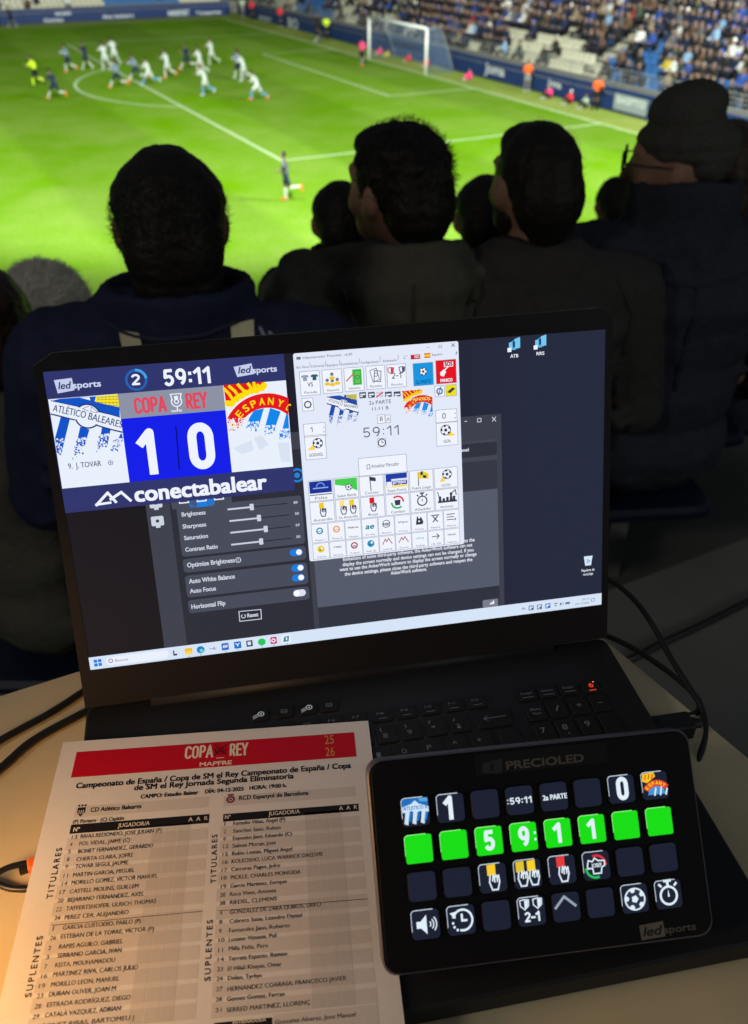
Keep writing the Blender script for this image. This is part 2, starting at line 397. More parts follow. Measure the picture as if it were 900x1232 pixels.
def slab(mb, O, X, Y, N, outline, z0, z1, ch, m, mtop=None):
    """bevelled plate: outline (2-D, counter-clockwise) between heights z0 and z1 with chamfer ch"""
    O, X, Y, N = [np.asarray(a, float) for a in (O, X, Y, N)]
    pts = np.array(outline, float); n = len(pts); c = pts.mean(0)
    d = c - pts; ins = pts + np.sign(d) * np.minimum(np.abs(d), ch)
    rings = [(ins, z0), (pts, z0 + ch), (pts, z1 - ch), (ins, z1)]
    vs = [O + X * p[0] + Y * p[1] + N * z for P, z in rings for p in P]
    fs = [(r * n + i, r * n + (i + 1) % n, (r + 1) * n + (i + 1) % n, (r + 1) * n + i) for r in range(3) for i in range(n)]
    mb.add(vs, fs + [list(range(n))[::-1]], m); mb.add(vs, [[3 * n + i for i in range(n)]], mtop or m)
def rrect(x0, y0, x1, y1, r, k=4):
    pts = []
    for cx, cy, t0 in ((x1 - r, y1 - r, 0), (x0 + r, y1 - r, 90), (x0 + r, y0 + r, 180), (x1 - r, y0 + r, 270)):
        for i in range(k + 1):
            t = math.radians(t0 + 90 * i / k); pts.append((cx + r * math.cos(t), cy + r * math.sin(t)))
    return pts
XA, YA, ZA = np.eye(3)

# ------------------------------------------------------------------ platform floor and table
b = MB()
PFX = 54.2
P0 = [st((x, y, -0.75 - CAMZ + CP[2])) for x, y in ((PFX, -50), (62, -50), (62, -12), (PFX, -12))]
b.prism(P0, (0, 0, -0.6), M['concrete'])
props(b.build('platform_floor'), kind='structure')

tbl = thing('table', 'cream laminate table carrying the laptop, paper and control pad', 'table', (0.1, 0.3, -0.75))
cor = np.array([0.237, 0.645]); ta = np.array([-0.961, -0.275]); tb = np.array([0.351, -0.936]); tb /= np.linalg.norm(tb)
b = MB(); slab(b, (cor[0], cor[1], 0), (-ta[0], -ta[1], 0), (-tb[0], -tb[1], 0), ZA, rrect(-1.25, -0.95, 0, 0, 0.008), -0.026, 0, 0.002, M['table'])
b.build('table_top', tbl)
for i, j in ((0.06, 0.06), (1.19, 0.06), (0.06, 0.89), (1.19, 0.89)):
    q = cor + ta * i + tb * j; b = MB(); b.tube([(q[0], q[1], -0.75), (q[0], q[1], -0.0265)], 0.018, M['steel'], 10, 1); b.build('leg', tbl, True)

# ------------------------------------------------------------------ laptop
DK = 0.0207                      # deck height above the table
lap = thing('laptop', 'open black laptop with its lit screen showing a football scoreboard', 'laptop', (0.08, 0.35, 0.0))
b = MB(); slab(b, (0, 0, 0), XA, YA, ZA, rrect(-0.1155, 0.2268, 0.2803, 0.4785, 0.006), 0.004, DK, 0.0018, M['laptop_black'])
b.build('base', lap)
for x in (-0.09, 0.255):
    for y in (0.245, 0.455):
        b = MB(); b.box((x, y, 0.002), (0.03, 0.01, 0.004), M['cable']); b.build('rubber_foot', lap)
LY = np.array([0, 0.0667, 0.1981]); LY /= np.linalg.norm(LY); LN = np.array([0, -LY[2], LY[1]])
SCR = Plane((-0.1085, 0.4824, 0.0512), XA, LY, LN, 1.2e-5)
outl = [(-0.0062, -0.0265), (0.3868, -0.0265), (0.3878, -0.020), (0.3868, 0.2165), (0.3790, 0.2235), (0.0085, 0.2235), (-0.0040, 0.2165)]
o0 = SCR.loc(102.7, 852); o1 = SCR.loc(730, 767); o2 = SCR.loc(737, 378); o3 = SCR.loc(721, 371); o4 = SCR.loc(62, 425); o5 = SCR.loc(40, 441)
outl = [tuple(o0), tuple(o1), tuple(o2), tuple(o3), tuple(o4), tuple(o5)]
d0 = SCR.loc(54.6, 449.6); d1 = SCR.loc(722, 725.6); d2 = SCR.loc(730, 394); d3 = SCR.loc(107, 808)
DX0, DX1 = (d0[0] + d3[0]) / 2, (d1[0] + d2[0]) / 2; DY0, DY1 = (d1[1] + d3[1]) / 2, (d0[1] + d2[1]) / 2
b = MB(); b.prism([SCR.w(p) - LN * 0.0012 for p in outl], -LN * 0.0065, M['laptop_black']); b.build('lid_shell', lap)
b = MB()
def bz(pts): b.prism([SCR.w(p) + LN * 0.0006 for p in pts], -LN * 0.0017, M['bezel'])
c0, c1, c2, c3, c4, c5 = outl
bz([c0, c1, (DX1, DY0), (DX0, DY0)]); bz([c1, c2, (DX1, DY1), (DX1, DY0)]); bz([c2, c3, c4, c5, (DX0, DY1), (DX1, DY1)]); bz([c5, c0, (DX0, DY0), (DX0, DY1)])
b.build('bezel', lap)
b = MB(); b.tube([SCR.w(c) - LN * 0.0006 for c in (c2, c3, c4, c5)], 0.00035, M['rim'], 6, 1)  # thin tube added as the pitch-light glint along the lid top
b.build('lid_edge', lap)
b = MB(); b.tube([(-0.07, 0.4775, 0.0195), (0.235, 0.4775, 0.0195)], 0.0075, M['bezel'], 12, 1); b.build('hinge', lap, True)
# camera dot in the top bezel
cc = ((DX0 + DX1) / 2, DY1 + 0.006)
b = MB(); b.add([SCR.w((cc[0] + 0.0015 * math.cos(t), cc[1] + 0.0015 * math.sin(t))) + LN * 0.0008 for t in np.linspace(0, 2 * PI, 13)[:-1]], [list(range(12))], M['cable']); b.build('webcam', lap)

# --- keyboard: every key a part
KW, KH = 0.0150, 0.0160
def keymesh(w_, h_):
    q = MB(); slab(q, (0, 0, 0), XA, YA, ZA, rrect(-w_ / 2, -h_ / 2, w_ / 2, h_ / 2, 0.0018, 3), 0, 0.0014, 0.0004, M['key'])
    me = bpy.data.meshes.new('key'); me.from_pydata(q.v, [], q.f); me.materials.append(M['key']); me.update(); return me
KM = {}
def key(x, y, w_=KW, h_=KH):
    k = (round(w_, 4), round(h_, 4))
    if k not in KM: KM[k] = keymesh(*k)
    link('key', KM[k], lap, (x - 0.08, y - 0.35, DK + 0.00002))
rows = [0.4295, 0.4125, 0.3938, 0.3752, 0.3566, 0.338]
for x in (0.0056, 0.0232, 0.040, 0.0556): key(x, 0.4458, 0.013, 0.010)
for i in range(12): key(-0.031 + i * 0.0174 if i < 7 else -0.031 + i * 0.01745, rows[0], KW, 0.011)
for x in (0.1991, 0.2149, 0.2311): key(x, rows[0], 0.0138, 0.011)
key(0.2483, 0.4281, 0.0138, 0.011)
for i in range(12): key(-0.0485 + i * 0.01745, rows[1])
key(0.1685, rows[1], 0.026)
for r, off in ((2, -0.040), (3, -0.0355), (4, -0.027)):
    for i in range(12): key(off + 0.0177 * i, rows[r])
key(0.1745, (rows[2] + rows[3]) / 2, 0.0155, 0.0345); key(0.1745, rows[4], 0.0155)
for x, ww in ((-0.045, 0.02), (-0.022, 0.016), (-0.002, 0.016), (0.052, 0.082), (0.104, 0.016), (0.124, 0.016), (0.1440, 0.016), (0.1625, 0.016)): key(x, rows[5], ww)
for c, x in enumerate((0.1998, 0.2158, 0.2324)):
    for r in (1, 2, 3, 4, 5): key(x, rows[r], 0.0138)
key(0.2484, rows[1], 0.0138); key(0.2484, (rows[2] + rows[3]) / 2, 0.0138, 0.0345); key(0.2484, (rows[4] + rows[5]) / 2, 0.0138, 0.0345)
b = MB(); slab(b, (0, 0, 0), XA, YA, ZA, rrect(0.0, 0.238, 0.115, 0.318, 0.004), DK - 0.001, DK + 0.0003, 0.0002, M['bezel']); b.build('touchpad', lap)
KEYP = Plane((0, 0, DK + 0.0015), XA, YA, ZA, 4e-5, False)
kp = Print(KEYP)
leg = glow((58, 62, 66), 0.8); leg2 = glow((138, 142, 142), 0.9)  # leg: faint glow painted on the unlit key legends
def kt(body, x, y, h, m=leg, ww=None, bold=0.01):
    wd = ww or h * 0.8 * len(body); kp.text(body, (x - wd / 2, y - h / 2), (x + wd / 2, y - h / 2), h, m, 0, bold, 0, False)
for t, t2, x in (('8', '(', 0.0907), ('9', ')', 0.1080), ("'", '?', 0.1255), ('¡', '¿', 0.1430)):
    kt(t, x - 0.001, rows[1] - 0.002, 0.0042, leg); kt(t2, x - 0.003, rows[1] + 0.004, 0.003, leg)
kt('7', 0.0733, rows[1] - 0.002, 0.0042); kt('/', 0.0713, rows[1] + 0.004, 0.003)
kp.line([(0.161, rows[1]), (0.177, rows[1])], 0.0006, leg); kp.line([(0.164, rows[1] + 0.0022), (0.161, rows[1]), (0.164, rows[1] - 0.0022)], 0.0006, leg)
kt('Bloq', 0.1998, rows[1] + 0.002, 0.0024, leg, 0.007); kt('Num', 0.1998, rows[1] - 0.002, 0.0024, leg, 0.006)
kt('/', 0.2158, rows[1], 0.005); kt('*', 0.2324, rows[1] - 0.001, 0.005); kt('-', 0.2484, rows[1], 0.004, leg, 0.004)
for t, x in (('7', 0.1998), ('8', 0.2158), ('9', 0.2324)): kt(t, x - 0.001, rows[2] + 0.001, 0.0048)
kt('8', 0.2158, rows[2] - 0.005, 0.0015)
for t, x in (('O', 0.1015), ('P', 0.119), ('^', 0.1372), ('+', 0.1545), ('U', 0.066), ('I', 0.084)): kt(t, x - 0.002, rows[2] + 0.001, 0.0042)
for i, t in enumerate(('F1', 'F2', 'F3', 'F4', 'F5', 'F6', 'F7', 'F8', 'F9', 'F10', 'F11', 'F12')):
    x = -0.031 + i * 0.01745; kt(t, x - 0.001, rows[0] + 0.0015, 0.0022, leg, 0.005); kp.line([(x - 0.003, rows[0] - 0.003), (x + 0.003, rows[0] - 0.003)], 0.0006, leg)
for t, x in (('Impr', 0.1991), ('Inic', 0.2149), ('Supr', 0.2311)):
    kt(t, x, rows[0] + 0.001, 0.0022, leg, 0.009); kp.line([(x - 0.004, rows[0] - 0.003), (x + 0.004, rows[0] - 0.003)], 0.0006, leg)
red = glow((255, 70, 40), 1.0)
kp.ring((0.2483, 0.4290), 0.0011, 0.0017, red, 0, 120, 420); kp.line([(0.2483, 0.429), (0.2483, 0.4314)], 0.0006, red)
kp.line([(0.2455, 0.4245), (0.2505, 0.4245)], 0.0006, red); kp.disc((0.2512, 0.4322), 0.0006, glow((255, 150, 120)))
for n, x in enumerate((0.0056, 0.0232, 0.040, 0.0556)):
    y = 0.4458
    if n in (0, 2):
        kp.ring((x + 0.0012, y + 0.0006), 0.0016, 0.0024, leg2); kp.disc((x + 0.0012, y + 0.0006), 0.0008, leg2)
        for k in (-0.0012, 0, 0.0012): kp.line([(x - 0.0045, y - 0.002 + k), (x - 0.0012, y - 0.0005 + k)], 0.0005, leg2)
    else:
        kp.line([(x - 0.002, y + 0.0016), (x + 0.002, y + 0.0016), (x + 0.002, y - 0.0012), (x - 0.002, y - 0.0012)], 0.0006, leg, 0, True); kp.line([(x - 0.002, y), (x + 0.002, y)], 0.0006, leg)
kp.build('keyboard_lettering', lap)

# --- display
b = MB()
# wallpaper: emission ramps from near black (left) to slate blue (right)
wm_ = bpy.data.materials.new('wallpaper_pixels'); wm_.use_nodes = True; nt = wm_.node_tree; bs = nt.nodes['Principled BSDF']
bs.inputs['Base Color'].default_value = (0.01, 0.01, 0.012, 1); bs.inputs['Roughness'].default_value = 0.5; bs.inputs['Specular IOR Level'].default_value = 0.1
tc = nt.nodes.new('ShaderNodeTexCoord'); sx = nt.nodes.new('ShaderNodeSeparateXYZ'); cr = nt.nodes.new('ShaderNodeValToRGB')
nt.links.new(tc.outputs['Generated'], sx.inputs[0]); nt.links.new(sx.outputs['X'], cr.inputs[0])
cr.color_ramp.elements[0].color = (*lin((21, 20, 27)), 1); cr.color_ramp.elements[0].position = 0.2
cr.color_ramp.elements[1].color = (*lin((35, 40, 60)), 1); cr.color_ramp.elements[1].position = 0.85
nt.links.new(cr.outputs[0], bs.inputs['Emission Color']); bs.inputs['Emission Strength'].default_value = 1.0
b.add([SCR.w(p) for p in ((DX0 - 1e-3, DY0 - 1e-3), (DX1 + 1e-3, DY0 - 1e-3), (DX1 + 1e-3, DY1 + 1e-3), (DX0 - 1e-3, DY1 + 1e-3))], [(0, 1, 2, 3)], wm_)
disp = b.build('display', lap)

G = glow
WHT = G((238, 243, 255)); 
# ---- icons in a unit box (u right, v up, 0..1)
def box_f(cx, cy, s_): return lambda u, v: (cx + (u - 0.5) * s_, cy + (v - 0.5) * s_)
def ic_card(p, F, s_, col, line_, fill=None, l=0):
    p.poly([F(.30, .98), F(.62, 1.0), F(.62, .62), F(.30, .60)], col, l)
    p.line([F(.40, .60), F(.36, .35), F(.45, .08), F(.66, .08), F(.74, .35), F(.72, .58), F(.66, .50), F(.62, .60), F(.56, .50), F(.52, .62), F(.48, .40)], .055 * s_, line_, l + 1)
    p.line([F(.56, .50), F(.56, .35)], .05 * s_, line_, l + 1); p.line([F(.66, .50), F(.66, .36)], .05 * s_, line_, l + 1)
def ic_ball(p, c, r, ln, bgm=None, l=0):
    if bgm: p.disc(c, r, bgm, l)
    p.ring(c, r * .86, r, ln, l + 1)
    p.disc(c, r * .34, ln, l + 1, 5)
    for k in range(5):
        t = 90 + 72 * k + 12; a = math.radians(t)
        p.disc((c[0] + .78 * r * math.cos(a), c[1] + .78 * r * math.sin(a)), r * .24, ln, l + 2, 6)
def ic_watch(p, F, s_, ln, l=0):
    c = F(.5, .42); p.ring(c, .27 * s_, .35 * s_, ln, l); p.line([F(.5, .80), F(.5, .93)], .1 * s_, ln, l); p.line([F(.38, .94), F(.62, .94)], .09 * s_, ln, l)
    p.line([F(.76, .76), F(.83, .83)], .08 * s_, ln, l); p.line([F(.17, .83), F(.24, .76)], .08 * s_, ln, l); p.poly([F(.46, .38), F(.54, .38), F(.5, .64)], ln, l)
def ic_shield(p, F, s_, u0, v0, k, ln, l=0, half=None):
    pts = [F(u0, v0 + k), F(u0 + .5 * k, v0 + 1.08 * k), F(u0 + k, v0 + k), F(u0 + .95 * k, v0 + .4 * k), F(u0 + .5 * k, v0), F(u0 + .05 * k, v0 + .4 * k)]
    p.line(pts, .035 * s_, ln, l, True); p.poly([F(u0 + .5 * k, v0 + k), F(u0 + .92 * k, v0 + .92 * k), F(u0 + .85 * k, v0 + .4 * k), F(u0 + .5 * k, v0 + .1 * k)], half or ln, l)
def speck(p, Z, pts, m, l, n, size, seed):
    """spray of small square flecks in a quadrilateral band (zoom coordinates)"""
    rr = random.Random(seed); (ax, ay), (bx, by), (cx, cy), (dx, dy) = pts
    for _ in range(n):
        u, v = rr.random(), rr.random() ** 1.5
        x = (ax * (1 - u) + bx * u) * (1 - v) + (dx * (1 - u) + cx * u) * v; y = (ay * (1 - u) + by * u) * (1 - v) + (dy * (1 - u) + cy * u) * v
        s_ = size * (0.4 + rr.random()); p.polypx([Z(x - s_, y - s_ * .6), Z(x + s_ * .7, y - s_), Z(x + s_, y + s_ * .7), Z(x - s_ * .6, y + s_)], m, l)
def crest_left(p, Z, l, blue, ribbon, dark, yellow, tx, big=True, sc=1.0):
    """striped blue and white crest with a name ribbon; Z maps the 900x1170 drawing to photo pixels"""
    for q in ([(165, 460), (265, 480), (205, 720), (165, 880), (122, 850), (103, 690)], [(375, 570), (475, 600), (420, 780), (330, 770)], [(612, 565), (705, 590), (670, 765), (583, 740)], [(815, 640), (828, 650), (835, 720), (800, 750), (770, 730)]):
        p.polypx([Z(*a) for a in q], blue, l)
    p.polypx([Z(*a) for a in ((62, 290), (150, 268), (380, 250), (560, 240), (785, 262), (800, 360), (803, 462), (600, 420), (350, 350))], blue, l)
    p.polypx([Z(*a) for a in ((545, 242), (780, 216), (793, 300), (797, 358), (640, 325), (530, 295))], yellow, l + 1)
    p.polypx([Z(*a) for a in ((370, 255), (475, 248), (485, 285), (430, 270))], ribbon, l + 1)
    if big:
        for y in (245, 272, 300, 326): p.linepx([Z(560, y + 5), Z(792, y + (y - 240) * .28 - 8)], .45, dark, l + 2)
        for i in range(12): p.linepx([Z(570 + 40 * (i % 6), 245 + 27 * (i // 6) * 2), Z(572 + 40 * (i % 6), 272 + 27 * (i // 6) * 2)], .45, dark, l + 2)
    c = Z(455, 455); cl = p.P(c); r = np.linalg.norm(p.P(Z(455 + 136, 455)) - cl)
    band = [(50, 430), (60, 288), (350, 352), (600, 412), (805, 470), (830, 640), (700, 605), (560, 558), (300, 500), (160, 460)]
    p.linepx([Z(*a) for a in ((60, 432), (310, 495))] , 1.8, dark, l + 3); p.linepx([Z(*a) for a in ((560, 556), (700, 598), (828, 628))], 1.8, dark, l + 3)
    p.linepx([Z(*a) for a in ((60, 288), (360, 352))], 1.1, dark, l + 3); p.linepx([Z(*a) for a in ((590, 405), (805, 466))], 1.1, dark, l + 3)
    p.disc(cl, r * 1.06, dark, l + 4)
    p.polypx([Z(*a) for a in ((58, 425), (66, 295), (350, 358), (600, 418), (806, 474), (826, 618), (700, 588), (560, 545), (310, 485), (160, 448))], ribbon, l + 5)
    p.disc(cl, r * 0.93, ribbon, l + 6)
    p.linepx([Z(*a) for a in ((470, 345), (400, 375), (465, 400))], .6, dark, l + 7); p.linepx([Z(*a) for a in ((495, 350), (565, 415), (490, 408), (495, 350))], .6, dark, l + 7)
    if tx:
        p.text('ATLÉTICO', Z(75, 400), Z(430, 478), 8.5 * sc, dark, l + 8, 0.008); p.text('BALEARES', Z(458, 488), Z(822, 582), 8.5 * sc, dark, l + 8, 0.008)
    for q, k in (([(335, 690), (440, 690), (400, 880), (285, 930)], 60), ([(575, 650), (690, 650), (650, 800), (545, 850)], 60), ([(110, 700), (200, 700), (170, 900), (140, 900)], 30), ([(740, 720), (835, 680), (800, 830), (700, 850)], 50)):
        speck(p, Z, q, blue, l + 2, k, 9, 3 + k); speck(p, Z, q, ribbon, l + 3, k, 8, 5 + k)
def crest_right(p, Z, l, redm, yel, blu, whitem, lit=True, xmax=825, clipc=None):
    """crown, red arch with yellow letters and blue stripes"""
    p.polypx([Z(*a) for a in ((82, 220), (545, 182), (560, 235), (470, 290), (300, 330), (180, 460), (112, 420))], redm, l)
    for q in (((95, 265), (150, 320), (200, 400), (160, 450)), ((150, 235), (215, 290), (270, 370)), ((250, 215), (310, 280), (330, 340)), ((365, 205), (400, 250), (420, 290)), ((470, 220), (520, 250), (545, 240)), ((430, 195), (440, 250), (500, 270))):
        p.linepx([Z(*a) for a in q], 3.6 if lit else 1.2, yel, l + 1)
    for a in ((135, 430), (180, 430), (235, 380), (290, 345), (345, 310), (400, 290), (460, 280), (520, 255), (545, 225)):
        c = p.P(Z(*a)); r = np.linalg.norm(p.P(Z(a[0] + 38, a[1])) - c); p.disc(c, r, yel, l + 1, 14)
    cx, cy, ro, ri = 590, 830, 517, 352
    A = [(cx + ro * math.cos(math.radians(t)), cy - ro * math.sin(math.radians(t))) for t in np.linspace(154, 63.0, 22)]
    B = [(cx + ri * math.cos(math.radians(t)), cy - ri * math.sin(math.radians(t))) for t in np.linspace(48.5, 152, 22)]
    p.polypx([Z(*a) for a in A + B], redm, l + 2)
    for ch, t in (('D', 160), ('E', 139), ('S', 125.5), ('P', 112.5), ('A', 99.5), ('N', 85.5), ('Y', 70.5), ('C', 57.5)):
        R_ = 388; w_ = 32 if ch != 'C' else 14; t_ = math.radians(t); m_ = (cx + R_ * math.cos(t_), cy - R_ * math.sin(t_)); dx, dy = math.sin(t_), math.cos(t_)
        p.text(ch, Z(m_[0] - dx * w_, m_[1] - dy * w_), Z(m_[0] + dx * w_, m_[1] + dy * w_), (8.6 if lit else 2.6), yel, l + 3, 0.02)
    for q in ([(375, 600), (430, 512), (545, 484), (482, 700), (352, 700)], [(615, 480), (735, 522), (665, 730), (552, 720)], [(800, 545), (822, 560), (838, 820), (732, 815)]):
        p.polypx([Z(*a) for a in q], blu, l + 1)
    for q, k, m_ in (([(355, 640), (490, 640), (455, 740), (345, 740)], 55, blu), ([(565, 680), (680, 680), (650, 790), (545, 790)], 50, blu), ([(740, 720), (835, 720), (835, 840), (720, 840)], 60, blu), ([(135, 600), (320, 600), (260, 750), (140, 730)], 80, redm)):
        speck(p, Z, q, m_, l + 3, k, 8, 7 + k); speck(p, Z, q, whitem, l + 4, k, 8, 9 + k)

# ---- scoreboard window
Zb = zz(40, 410, 2.8125)
p = Print(SCR, 30); NV = G((46, 52, 108)); WP = G((232, 240, 252))
xl = DX0; xr = p.P((347.5, 500))[0]; yt = DY1; yb = p.P((79.8, 617.3))[1]
p.rect(xl, yb, xr, yt, NV)
y1 = p.P((100, 478))[1]; y1 = (p.P((61.3, 481.2))[1] + p.P((344, 456.4))[1]) / 2; y2 = (p.P((74.5, 588.8))[1] + p.P((350.4, 560.4))[1]) / 2
xa = (p.P((142.6, 474.5))[0] + p.P((155, 581))[0]) / 2; xb = (p.P((268.7, 463))[0] + p.P((278.5, 567.5))[0]) / 2
yg = (p.P((146.7, 504))[1] + p.P((273.6, 492.8))[1]) / 2
p.rect(xl + .0005, y2, xa, y1, WP, 1); p.rect(xb, y2, xr, y1, WP, 1); p.rect(xa, yg, xb, y1, G((140, 146, 165)), 1); p.rect(xa, y2, xb, yg, G((12, 28, 232)), 1)
crest_left(p, zz(55, 450, 9), 2, G((10, 82, 200)), WP, G((40, 55, 120)), G((250, 230, 20)), True)
crest_right(p, zz(260, 440, 9.474), 2, G((228, 20, 30)), G((255, 220, 10)), G((10, 135, 235)), WP)
for q in ([(190, 940), (400, 850), (430, 960), (300, 1010)], [(700, 880), (830, 870), (850, 1100), (740, 1090)], [(430, 820), (520, 790), (600, 900), (500, 960)]): p.polypx([zz(260, 440, 9.474)(*a) for a in q], G((216, 226, 242)), 2)
for Q, t1, t2, hh in (([(64.9, 457.3), (86.4, 454.6), (89.8, 469.4), (69.7, 473.3)], ((70.4, 468.6), (86.6, 466.8)), ((88.2, 467.6), (121.9, 464.2)), 8.6), ([(281, 441.3), (302.4, 437), (306, 449.8), (285.5, 453.6)], ((286.5, 449.4), (303, 447.9)), ((304.2, 449.2), (333.4, 446.2)), 8)):
    p.polypx(Q, G((196, 205, 238)), 2); p.text('led', *t1, hh, G((48, 50, 96)), 3, 0.02, 0.25); p.text('sports', *t2, hh * .88, G((205, 214, 242)), 3, 0.03, 0.0)
c = p.P((164, 457)); k = np.linalg.norm(p.P((165, 457)) - c)
p.ring(c, 10.5 * k, 13.5 * k, G((36, 96, 180)), 2, 90, 400); p.ring(c, 10.5 * k, 13.7 * k, G((60, 165, 240)), 3, 5, 90)
btext(p, '2', (158.3, 463.6), (170, 462.4), 13, WHT, 4, .2)
btext(p, '59:11', (196.6, 464.6), (255.6, 460.4), 20, WHT, 4, .19)
pk = G((226, 70, 92))
btext(p, 'COPA', (162.3, 498.3), (201.6, 494.8), 19.5, pk, 4, .16, True, .06); btext(p, 'REY', (224, 492.8), (250.6, 490.2), 19.5, pk, 4, .16, True, .06)
# trophy
c = p.P(Zb(485, 205)); k = np.linalg.norm(p.P((165, 457)) - p.P((164, 457)))
p.ring(c, 5.6 * k, 7 * k, WHT, 4, 150, 390); p.line([(c[0] - 6.4 * k, c[1] + 9 * k), (c[0] - 5 * k, c[1] + 2 * k)], 1.4 * k, WHT, 4); p.line([(c[0] + 6.4 * k, c[1] + 9 * k), (c[0] + 5 * k, c[1] + 2 * k)], 1.4 * k, WHT, 4)
p.line([(c[0] - 7 * k, c[1] + 9.5 * k), (c[0] + 7 * k, c[1] + 9.5 * k)], 1.2 * k, WHT, 4); p.rect(c[0] - 2.4 * k, c[1] + 3 * k, c[0] + 2.4 * k, c[1] + 7 * k, WHT, 4); p.line([(c[0], c[1] - 6 * k), (c[0], c[1] - 10 * k)], 1.4 * k, WHT, 4); p.ring(c, 1.8 * k, 3.2 * k, WHT, 4)
p.text('MAPFRE', (206.5, 496.2), (219, 494.8), 2.6, WHT, 4, 0.02)
btext(p, '1', (170.3, 570.6), (193.4, 568.8), 54, WHT, 4, .19); btext(p, '0', (228.8, 565.0), (261.8, 562.2), 55, WHT, 4, .19)
p.linepx([(211.7, 513), (215.8, 564.5)], 1.6, G((4, 8, 120)), 4)
p.text('conectabalear', (162.9, 604), (321.6, 587.2), 18.5, WHT, 4, 0.045)
p.linepx([Zb(*a) for a in ((214, 556), (252, 514), (280, 545))], 3.4, WHT, 4); p.linepx([Zb(*a) for a in ((262, 536), (298, 512), (330, 540))], 3.4, WHT, 4); p.linepx([Zb(*a) for a in ((214, 554), (262, 547))], 3.0, WHT, 4)
p.text('9.  J. TOVAR', (82.7, 563.8), (122.3, 560.4), 6.6, G((60, 75, 110)), 5, 0.01)
ic_ball(p, p.P((133.2, 556.6)), 3.1 * k, G((50, 70, 110)), WP, 5)
p.build('scoreboard_window', disp)

# ---- camera settings window (behind)
Zc = zz(70, 570, 2.727); Zd = zz(360, 540, 3.6)
p = Print(SCR, 3)
gw = G((60, 64, 76)); gd = G((41, 44, 55)); gp = G((70, 75, 90)); tx = G((205, 212, 225))
wx0 = p.P((186, 690))[0]; wx1 = (p.P((603.3, 500))[0] + p.P((606.5, 720))[0]) / 2; wt = p.P((603, 497.5))[1]
p.rect(wx0, DY0, wx1, wt, gw)
sx1 = p.P(Zc(395, 340))[0]; ex = (p.P(Zc(843, 300))[0] + p.P(Zc(855, 500))[0]) / 2
p.rect(sx1, DY0, ex - .0035, wt - .012, gd, 1)
rx0 = ex; rx1 = (p.P(Zd(860, 180))[0] + p.P(Zd(866, 600))[0]) / 2
p.rect(rx0, DY0, rx1, wt - .018, G((66, 70, 84)), 1)
Zw = zz(345, 400, 3.333)
p.rect(rx0, p.P(Zw(845, 490))[1], rx1, p.P(Zw(845, 436))[1], G((46, 49, 60)), 2, .001); p.rect(rx0, p.P(Zw(850, 625))[1], rx1, p.P(Zw(850, 508))[1], G((52, 56, 68)), 2, .001)
p.rect(rx0, p.P(Zd(865, 592))[1], rx1, p.P(Zw(850, 625))[1], G((84, 90, 106)), 2); p.rect(rx0, DY0, rx1, p.P(Zd(865, 592))[1], G((46, 50, 62)), 2)
for q in ([(714, 357), (722, 356)],): p.linepx([Zw(*a) for a in q], .9, tx, 3)
p.linepx([Zw(765, 345), Zw(779, 344), Zw(779, 358), Zw(765, 359)], .8, tx, 3, True); p.linepx([Zw(824, 340), Zw(838, 355)], .9, tx, 3); p.linepx([Zw(838, 339), Zw(824, 356)], .9, tx, 3)
p.text('manual', Zw(690, 479), Zw(730, 476), 4, tx, 3, 0.03)
# settings cards
def card(tl, br): a, q = p.P(Zc(*tl)), p.P(Zc(*br)); p.rect(a[0], q[1], q[0], a[1], gp, 2, .0022)
yy = [(p.P(Zc(395, 113))[1] + p.P(Zc(800, 68))[1]) / 2, (p.P(Zc(405, 275))[1] + p.P(Zc(808, 227))[1]) / 2, (p.P(Zc(408, 283))[1] + p.P(Zc(808, 234))[1]) / 2, (p.P(Zc(412, 328))[1] + p.P(Zc(812, 278))[1]) / 2,
      (p.P(Zc(412, 338))[1] + p.P(Zc(814, 288))[1]) / 2, (p.P(Zc(420, 410))[1] + p.P(Zc(820, 358))[1]) / 2, (p.P(Zc(420, 418))[1] + p.P(Zc(820, 367))[1]) / 2, (p.P(Zc(427, 462))[1] + p.P(Zc(824, 408))[1]) / 2]
cxl = (p.P(Zc(396, 150))[0] + p.P(Zc(424, 440))[0]) / 2; cxr = (p.P(Zc(803, 120))[0] + p.P(Zc(822, 380))[0]) / 2
for i in range(0, 8, 2): p.rect(cxl, yy[i + 1], cxr, yy[i], gp, 2, .0022)
for t, a, q, hh in (('Brightness', (406, 140), (484, 133), 5), ('Sharpness', (409, 180), (486, 172), 5), ('Saturation', (414, 217), (492, 210), 5), ('Contrast Ratio', (418, 256), (524, 244), 5),
                ('Optimize Brightness', (424, 308), (580, 289), 5.4), ('Auto White Balance', (430, 361), (580, 342), 5.4), ('Auto Focus', (433, 392), (518, 382), 5.2), ('Horizontal Flip', (438, 444), (549, 430), 5.4)):
    p.text(t, Zc(*a), Zc(*q), hh, tx, 4, 0.025)
p.text('89', Zc(773, 99), Zc(786, 97), 3, tx, 4, 0.02)
for t, y in (('50', 135), ('59', 173), ('50', 211)): p.text(t, Zc(775 + (y - 100) * .06, y), Zc(788 + (y - 100) * .06, y - 2), 3, tx, 4, 0.02)
for (x0, y0), (xk, yk), (x1, y1) in (((556, 118), (635, 108), (752, 96)), ((562, 156), (659, 145), (757, 134)), ((565, 194), (681, 181), (762, 172)), ((568, 234), (666, 221), (765, 210))):
    a, q, r_ = p.P(Zc(x0, y0)), p.P(Zc(xk, yk)), p.P(Zc(x1, y1)); y = (a[1] + r_[1]) / 2
    p.rect(a[0], y - .0006, q[0], y + .0006, tx, 4); p.rect(q[0], y - .0003, r_[0], y + .0003, G((30, 32, 40)), 4); p.rect(q[0] - .0014, y - .0023, q[0] + .0014, y + .0023, tx, 5, .0005)
